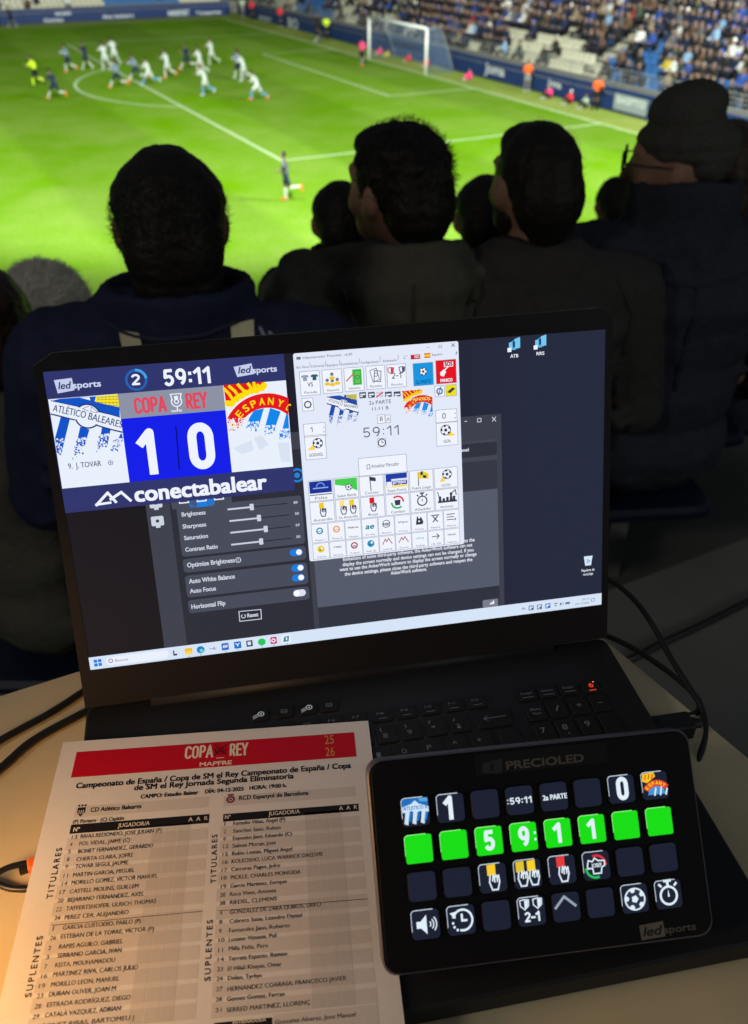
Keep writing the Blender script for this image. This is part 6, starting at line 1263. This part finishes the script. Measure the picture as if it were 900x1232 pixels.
def crowd_mesh(v):
    rr = random.Random(v); yaw = (-.4, .1, .5)[v]; ax = (.10, .17, .24)[v]
    p_ = xf([E_('skin', HC, (.080, .098, .115)), E_('skin', (0, .06, .73), (.055, .05, .05)), E_('hair', (0, -.03, .825), (.092, .100, .105))], rotz(yaw), (0, 0, .66))
    p_ += [C_('skin', (0, 0, .55), (0, .01, .70), .06, .055), E_('coat', (0, 0, .15), (.20, .15, .15)), E_('coat', (0, 0, .36), (.20, .14, .22)), C_('coat', (-.15, -.01, .54), (.15, -.01, .54), .085, .085)]
    for s_ in (-1, 1):
        p_ += [C_('coat', (s_ * .19, 0, .52), (s_ * .26, .02, .30), .07, .06), C_('coat', (s_ * .26, .02, .30), (s_ * ax, .26, .22 + (v == 2) * .12), .058, .045), E_('skin', (s_ * ax, .30, .22 + (v == 2) * .12), (.045, .05, .04))]
        p_ += [C_('legs', (s_ * .10, .03, .08), (s_ * .12, .42, .10), .09, .07), C_('legs', (s_ * .12, .42, .10), (s_ * .12, .44, -.34), .066, .05)]
    return fig('spectator', p_, .034, dict(skin=SK, hair=HM['dark'], coat=CM['navy'], legs=M['trousers']), 1, decimate=.45)
CMS = [crowd_mesh(v) for v in range(3)]
cand = []
for r in range(14):
    for k in range(150):
        x = -37 + .5 * k
        if x > 33 or 12.6 < x < 13.7: continue
        u, v, d = pix(st((x, RY + DY * r, RZ + DZ * r + .7)))
        if -50 < u < 990 and v > -30: cand.append((d, x, r, 0, u, v))
for r in range(3):
    for k in range(80):
        y = 1.5 - .5 * k; u, v, d = pix(st((-37.6 - DY * r, y, .6 + DZ * r + .7)))
        if -50 < u < 400 and v > -12: cand.append((d, y, r, 1, u, v))
cand.sort()
ppl, seats = [], []
for d, x, r, side, u, v in cand:
    pr = .97; sc_ = 'blue' if u > 728 else 'white'
    if side: pr = .12; sc_ = 'blue' if 125 < u < 215 or r > 1 else 'white'
    elif u < 300: pr = .1
    elif u < 430: pr = .18; sc_ = 'blue' if 355 < u < 400 else 'white'
    elif u < 512: pr = .40
    elif u < 555: pr = .95
    elif 612 < u < 708 and v > 32 - (u > 690) * 0 and r < 5: pr = .10
    elif 745 < u < 802 and 38 < v < 102: pr = .12
    elif 555 < u < 602 and r == 0: pr = .25
    elif u > 835 and v > 95: pr = .55; 
    elif 708 <= u < 745 and r < 2: pr = .4
    (ppl if random.random() < pr else seats).append((d, x, r, side, u, v, sc_))
rowcount = {}
def crowd_place(o, x, r, side, j=.1):
    jx = random.uniform(-j, j)
    q = st((x + jx, RY + DY * r - .05, RZ + DZ * r + .40)) if not side else st((-37.6 - DY * r, x + jx, .6 + DZ * r + .40))
    o.location = tuple(q); o.rotation_euler = (0, 0, SANG + PI + random.uniform(-.3, .3) + (0 if not side else PI / 2))
cc_ = ['navy'] * 16 + ['black'] * 16 + ['grey'] * 3 + ['blue'] * 3 + ['white'] * 2 + ['red', 'beige', 'brown', 'brown', 'pale_blue', 'dark_green']
rest_v, rest_f, rest_m = [], [], []
mats_rest = [SK] + list(HM.values()) + list(CM.values()) + [M['trousers']]
for i, (d, x, r, side, u, v, sc_) in enumerate(ppl):
    coat = random.choice(cc_)
    if abs(u - 800) < 8 and abs(v - 78) < 9: coat = 'yellow'
    hairn = random.choice(['dark'] * 10 + ['brown'] * 4 + ['grey', 'white_cap', 'blue_cap']); vme = CMS[i % 3]
    o = bpy.data.objects.new('spectator', vme); crowd_place(o, x, r, side); zsc = random.uniform(.92, 1.08); o.scale = (zsc * random.uniform(.95, 1.1), zsc, zsc)
    if i < 298:
        COL.objects.link(o)
        for sl, m_ in ((1, HM[hairn]), (2, CM[coat])): o.material_slots[sl].link = 'OBJECT'; o.material_slots[sl].material = m_
        key_ = (coat, r, side); rowcount[key_] = rowcount.get(key_, 0) + 1; n = rowcount[key_]
        props(o, None, 'spectator', 'spectators in the stand behind the goal' if not side else 'spectators in the stand on the far touchline'); o['_k'] = (('%s' % coat), r, side, x, hairn)[0]; o['_x'] = float(x); o['_r'] = r; o['_s'] = side; o['_h'] = hairn
    else:
        mw = Matrix.LocRotScale(o.location, o.rotation_euler, o.scale); base = len(rest_v); rest_v += [tuple(mw @ w_.co) for w_ in vme.vertices]
        tr = [0, mats_rest.index(HM[hairn]), mats_rest.index(CM[coat]), len(mats_rest) - 1]
        for pf in vme.polygons: rest_f.append([base + w_ for w_ in pf.vertices]); rest_m.append(tr[pf.material_index])
        bpy.data.objects.remove(o)
if rest_v:
    me = bpy.data.meshes.new('far_crowd'); me.from_pydata(rest_v, [], rest_f); [me.materials.append(m_) for m_ in mats_rest]; me.polygons.foreach_set('material_index', rest_m)
    me.polygons.foreach_set('use_smooth', [True] * len(me.polygons)); props(link('far_crowd', me), 'crowd of spectators in the upper rows of the stand behind the goal', 'crowd', None, 'stuff')
# labels: by coat, headwear and row, counted from the left edge of the photo
def nth(n):
    if n <= 20: return ordw[n - 1]
    t, u = divmod(n, 10); T_ = ['', '', 'twenty', 'thirty', 'forty', 'fifty', 'sixty', 'seventy'][t]
    return T_ + '-' + ordw[u - 1] if u else T_[:-1] + 'ieth'
grp = {}
for o in COL.objects:
    if o.name.startswith('spectator') and '_k' in o: grp.setdefault((o['_k'], o['_r'], o['_s']), []).append(o)
for (k_, r, s_), L_ in grp.items():
    L_.sort(key=lambda o: pix(o.location)[0])
    for n, o in enumerate(L_):
        hn = dict(dark='dark hair', brown='brown hair', grey='grey hair', white_cap='a white cap', blue_cap='a blue cap')[o['_h']]
        o['label'] = '%s spectator from the left in a %s coat, %s row%s, %s' % (nth(n + 1), k_.replace('_', ' '), ordw[r], '' if not s_ else ' by the touchline', hn)
        for q in ('_k', '_x', '_r', '_s', '_h'): del o[q]
sg = {}
for i, (d, x, r, side, u, v, sc_) in enumerate(seats[:298]):
    o = link('stadium_seat', seatme); 
    o.location = tuple(st((x, RY + DY * r, RZ + DZ * r)) if not side else st((-37.5 - DY * r, x, .6 + DZ * r))); o.rotation_euler = (0, 0, SANG + PI + (0 if not side else PI / 2))
    o.material_slots[0].link = 'OBJECT'; o.material_slots[0].material = SM[sc_]; props(o, None, 'seat', 'empty %s seats in the far stands' % sc_); sg.setdefault((sc_, r, side), []).append((u, o))
for (c, r, s_), L_ in sg.items():
    L_.sort(key=lambda q: q[0])
    for n, (u, o) in enumerate(L_): o['label'] = '%s empty %s seat from the left in the %s row %s' % (nth(n + 1), c, ordw[r], 'behind goal' if not s_ else 'by the touchline')
if len(seats) > 298:
    b = MB()
    for d, x, r, side, u, v, sc_ in seats[298:]:
        mw = Matrix.LocRotScale(Vector(st((x, RY + DY * r, RZ + DZ * r)) if not side else st((-37.5 - DY * r, x, .6 + DZ * r))), Matrix.Rotation(SANG + PI + (0 if not side else PI / 2), 3, 'Z').to_euler(), Vector((1, 1, 1)))
        b.add([tuple(mw @ w_.co) for w_ in seatme.vertices], [tuple(q.vertices) for q in seatme.polygons], SM[sc_])
    props(b.build('far_seats'), 'empty seats in the more distant rows of the far stands', 'seats', None, 'stuff')
print('CROWD', len(ppl), 'SEATS', len(seats))
# aisle stairs
ais = thing('stairs', 'pale concrete aisle stairs climbing through the crowd on the right', 'stairs', st((13.15, 4.5, .75)), SANG)
am = mat('aisle_concrete', (0.42, 0.40, 0.30), .9, .2, 4)
for r in range(14):
    for h_ in (0, 1): b = MB(); y0 = RY - .34 + DY * r + h_ * .4; b.prism([st((12.62, y0, RZ + DZ * (r - 1) + .002)), st((13.68, y0, RZ + DZ * (r - 1) + .002)), st((13.68, y0 + .39, RZ + DZ * (r - 1) + .002)), st((12.62, y0 + .39, RZ + DZ * (r - 1) + .002))], (0, 0, DZ + .01 + h_ * .21), am); b.build('stair_step', ais)

# ------------------------------------------------------------------ players and pitch-side people
PMAT = dict(white=(0.58, 0.62, 0.60), navy=(0.014, 0.022, 0.06), black=(0.012, 0.012, 0.014), skyblue=(0.10, 0.32, 0.65), neon=(0.62, 0.88, 0.02), orange=(0.95, 0.16, 0.02), pink=(0.9, 0.06, 0.22), palegreen=(0.5, 0.6, 0.45), red=(0.7, 0.03, 0.04), hiviz=(0.95, 0.13, 0.02), yellow=(0.8, 0.6, 0.05), paleblue=(0.40, 0.52, 0.68), grey=(0.2, 0.2, 0.21))
KM_ = {n: mat('kit_' + n, c, .7) for n, c in PMAT.items()}
def run_prims(lt, lk, rt, rk, lean=.2, arm=.8, twist=0):
    """thigh and knee angles (rad) of left and right leg; origin on the ground under the standing foot"""
    def leg(s_, t, k):
        hip = np.array([s_ * .10, 0, 0.0]); kn = hip + .43 * np.array([0, math.sin(t), -math.cos(t)]); an = kn + .43 * np.array([0, math.sin(t - k), -math.cos(t - k)])
        fd = np.array([0, math.cos(t - k), math.sin(t - k)]); return hip, kn, an, fd
    L_ = [leg(-1, lt, lk), leg(1, rt, rk)]; low = min(min(a[2][2], (a[2] + a[3] * .14)[2]) for a in L_) - .06; o = np.array([0, 0, -low]); o[1] = -([a for a in L_ if a[2][2] == min(b_[2][2] for b_ in L_)][0][2][1])
    p_ = []
    for hip, kn, an, fd in L_:
        p_ += [C_('shorts', hip + o + [0, 0, .04], hip + o + (kn - hip) * .62, .105, .10), C_('skin', hip + o + (kn - hip) * .6, kn + o, .070, .056), C_('sock', kn + o + (an - kn) * .12, an + o, .062, .042), C_('boot', an + o - fd * .03, an + o + fd * .17, .045, .038)]
    up = np.array([0, math.sin(lean), math.cos(lean)]); fw = np.array([0, math.cos(lean), -math.sin(lean)])
    p_ += [C_('shorts', o + [-.07, 0, 0], o + [.07, 0, 0], .115, .115), C_('shirt', o + up * .12, o + up * .34, .135, .15), C_('shirt', o + up * .47 + [-.13, 0, 0], o + up * .47 + [.13, 0, 0], .085, .085)]
    hd = o + up * .74 + fw * .02; p_ += [C_('skin', o + up * .5, hd, .055, .055), E_('skin', hd, (.08, .10, .115)), E_('hair', hd + up * .03 - fw * .03, (.086, .095, .10))]
    for s_, a in ((-1, arm), (1, -arm)):
        sh = o + up * .47 + [s_ * .18, 0, 0]; el = sh + .27 * np.array([s_ * .35, math.sin(a + lean), -math.cos(a)]); wr = el + .25 * np.array([-s_ * .2, .75 * math.cos(a) + .3 * math.sin(a), .1 + .7 * math.sin(max(a, -.3)) - .35 * (abs(a) < .35)])
        p_ += [C_('shirt', sh, sh + (el - sh) * .75, .07, .058), C_('skin', sh + (el - sh) * .6, el, .045, .042), C_('skin', el, wr, .042, .03), E_('skin', wr + (wr - el) * .12, (.035, .045, .035))]
    return p_
PO = dict(stride=(.75, .35, -.45, 1.1), sprint=(1.0, 1.0, -.55, .5), jog=(.45, .5, -.25, .9), stand=(.12, .1, -.1, .05), walk=(.35, .15, -.3, .35), kick=(-.35, 1.35, .1, .12))
def fieldpos(px, py):
    q = unst(onz(px, py, st((0, 0, 0))[2])); q[1] = min(q[1], 1.95); return st(q)
def player(label, px, py, face, kit, pose='jog', lean=.2, arm=.7, sc=1.0, hair='dark', cat='person', group='players on the pitch', stripes=None, name='player', H=None):
    kt = dict(shirt='white', shorts='white', sock='white', boot='orange', shirt2='navy'); kt.update(kit)
    q = fieldpos(px, py); mm = dict(skin=SK, hair=HM[hair], shirt=KM_[kt['shirt']], shirt2=KM_[kt['shirt2']], shorts=KM_[kt['shorts']], sock=KM_[kt['sock']], boot=KM_[kt['boot']])
    me = fig('body', run_prims(*PO[pose], lean, arm), .026, mm, 1, stripes=('shirt', 'shirt2', .13) if stripes else None)
    t = thing(name, label, cat, q, VANG - face, group); t.scale = (sc * .93,) * 3; link('body', me, t); return t
NV_ = dict(shirt='paleblue', shirt2='navy', shorts='navy', sock='white', boot='orange')
AW = dict(shirt='white', shorts='white', sock='white', boot='white')
R_ = -PI / 2
player('referee in neon yellow shirt and black shorts running right at the far left', 42, 104, R_, dict(shirt='neon', shorts='black', sock='neon', boot='black'), 'jog')
player('player in dark kit with white socks striding below the referee', 60, 119, R_ * .8, dict(shirt='navy', shorts='navy', sock='white'), 'stride', .3)
player('player in pale blue striped shirt right of the referee', 81, 87, R_, NV_, 'jog', .25, stripes=1)
player('player in dark shirt furthest back on the left, near the box line', 101, 84, R_, dict(shirt='navy', shorts='navy', sock='palegreen', boot='palegreen'), 'walk', .1)
player('player in striped dark shirt jostling at the edge of the penalty arc', 134, 106, R_ * .9, NV_, 'stride', .15, stripes=1)
player('white kitted player just behind the striped player at the arc', 126, 84, R_ * .7, AW, 'jog')
player('white kitted player with raised head at the back of the arc group', 136, 78, R_ * .7, AW, 'walk')
player('player in striped dark shirt on the box line left of a white player', 157, 98, R_ * .9, NV_, 'stride', .3, stripes=1)
player('white kitted player with blue socks on the penalty box line', 172, 103, R_, dict(AW, sock='skyblue'), 'stride', .25)
player('small white kitted player running just inside the penalty box', 200, 94, R_, dict(AW, boot='orange'), 'jog', .2)
player('player in all navy kit with white socks inside the box', 218, 84, R_, dict(shirt='navy', shorts='navy', sock='white'), 'stride', .05)
player('white kitted player behind another white player inside the box', 239, 90, R_, AW, 'jog')
player('white kitted player with blue socks leaning in the middle of the box', 245, 115, R_ * 1.1, dict(AW, sock='skyblue'), 'jog', .35)
player('white kitted player furthest back inside the box', 253, 78, R_, dict(AW, sock='palegreen', boot='palegreen'), 'jog', .15)
player('player in dark striped shirt tussling behind the white pair', 284, 95, R_ * .7, dict(NV_, boot='white'), 'walk', .1, stripes=1)
player('white kitted player leaning forward next to a dark shirt', 291, 98, R_ * 1.1, AW, 'jog', .35)
player('white kitted player with blue socks at the right of the box group', 303, 121, R_ * 1.1, dict(AW, sock='skyblue', boot='orange'), 'sprint', .35)
player('player in dark striped kit alone at the corner of the penalty box', 344, 242, R_, dict(NV_, shirt='navy', shirt2='grey', sock='white'), 'kick', .05, .3, stripes=1)
player('goalkeeper in pink shirt and dark shorts by the far goal post', 436, 80, 0.5, dict(shirt='pink', shorts='black', sock='grey', boot='orange'), 'stand', .05, .2)
SG = 'staff and photographers along the goal line boards'
player('steward in orange bib standing left of the seated pair', 655, 109, PI * .9, dict(shirt='hiviz', shorts='grey', sock='grey', boot='white'), 'stand', .02, .1, group=SG, name='steward')
player('steward in orange bib standing right of the seated pair', 730, 131, PI * .9, dict(shirt='hiviz', shorts='black', sock='black', boot='black'), 'stand', .15, .3, group=SG, name='steward')
player('steward in lime green vest standing near the far goal post', 405, 47, PI, dict(shirt='neon', shorts='black', sock='black', boot='black'), 'stand', 0, .1, group=SG, name='steward')
player('person in dark clothes standing beside the lime vest steward', 394, 44, PI, dict(shirt='black', shorts='black', sock='black', boot='black'), 'stand', 0, .1, group=SG, name='person')
player('person in red top standing against the boards near the far corner', 341, 33, PI, dict(shirt='red', shorts='navy', sock='navy', boot='white'), 'stand', 0, .1, group=SG, name='person')
player('person in pale green bib standing in the far corner', 297, 21, PI, dict(shirt='palegreen', shorts='grey', sock='grey', boot='white'), 'stand', 0, .1, group=SG, name='person')
player('person in brown red coat standing in the far corner', 309, 24, PI, dict(shirt='red', shorts='black', sock='black', boot='black'), 'stand', 0, .1, group=SG, name='person')
player('linesman figure in dark clothes at the far left boards', 12, 33, R_, dict(shirt='black', shorts='black', sock='grey', boot='white'), 'walk', .1, .2, group=SG, name='person')
def sitter(label, px, py, coat, hairn='dark', sc=.9, legs='black'):
    p_ = [E_('skin', (0, .02, .62), (.08, .10, .115)), E_('hair', (0, -.02, .65), (.09, .10, .10)), C_('coat', (0, -.05, .12), (0, 0, .42), .16, .13), C_('coat', (-.13, 0, .42), (.13, 0, .42), .08, .08)]
    for s_ in (-1, 1): p_ += [C_('coat', (s_ * .18, 0, .40), (s_ * .2, .2, .28), .06, .05), C_('legs', (s_ * .1, 0, .1), (s_ * .14, .3, .34), .085, .07), C_('legs', (s_ * .14, .3, .34), (s_ * .14, .42, .05), .06, .045), C_('boot', (s_ * .14, .42, .04), (s_ * .14, .58, .04), .04, .04)]
    q = fieldpos(px, py); t = thing('person', label, 'person', q, SANG + PI + .1, SG); t.scale = (sc,) * 3
    link('body', fig('body', p_, .03, dict(skin=SK, hair=HM[hairn], coat=KM_[coat], legs=KM_[legs], boot=KM_['white']), 1), t)
sitter('person in pink red top sitting on the ground between the two stewards', 682, 116, 'pink')
sitter('person with white cap and red top crouching by the boards', 701, 123, 'red', 'white_cap')
sitter('person in pale coat crouching next to the right hand steward', 719, 128, 'palegreen', 'brown')
sitter('person in pink bib sitting alone on the worn grass right of the goal', 565, 96, 'pink', 'dark', .8, 'pink')
sitter('person in pink sitting behind the left side of the goal net', 458, 65, 'pink', 'dark', .7, 'pink')
sitter('person in yellow sitting behind the goal net', 467, 68, 'yellow', 'dark', .6, 'yellow')
sitter('person in red sitting behind the middle of the goal net', 505, 73, 'red', 'dark', .7, 'red')
sitter('person in dark red sitting behind the right side of the goal net', 522, 79, 'red', 'dark', .75, 'red')
sitter('photographer in dark clothes crouching left of the lime vest steward', 386, 49, 'black', 'dark', .9, 'grey')
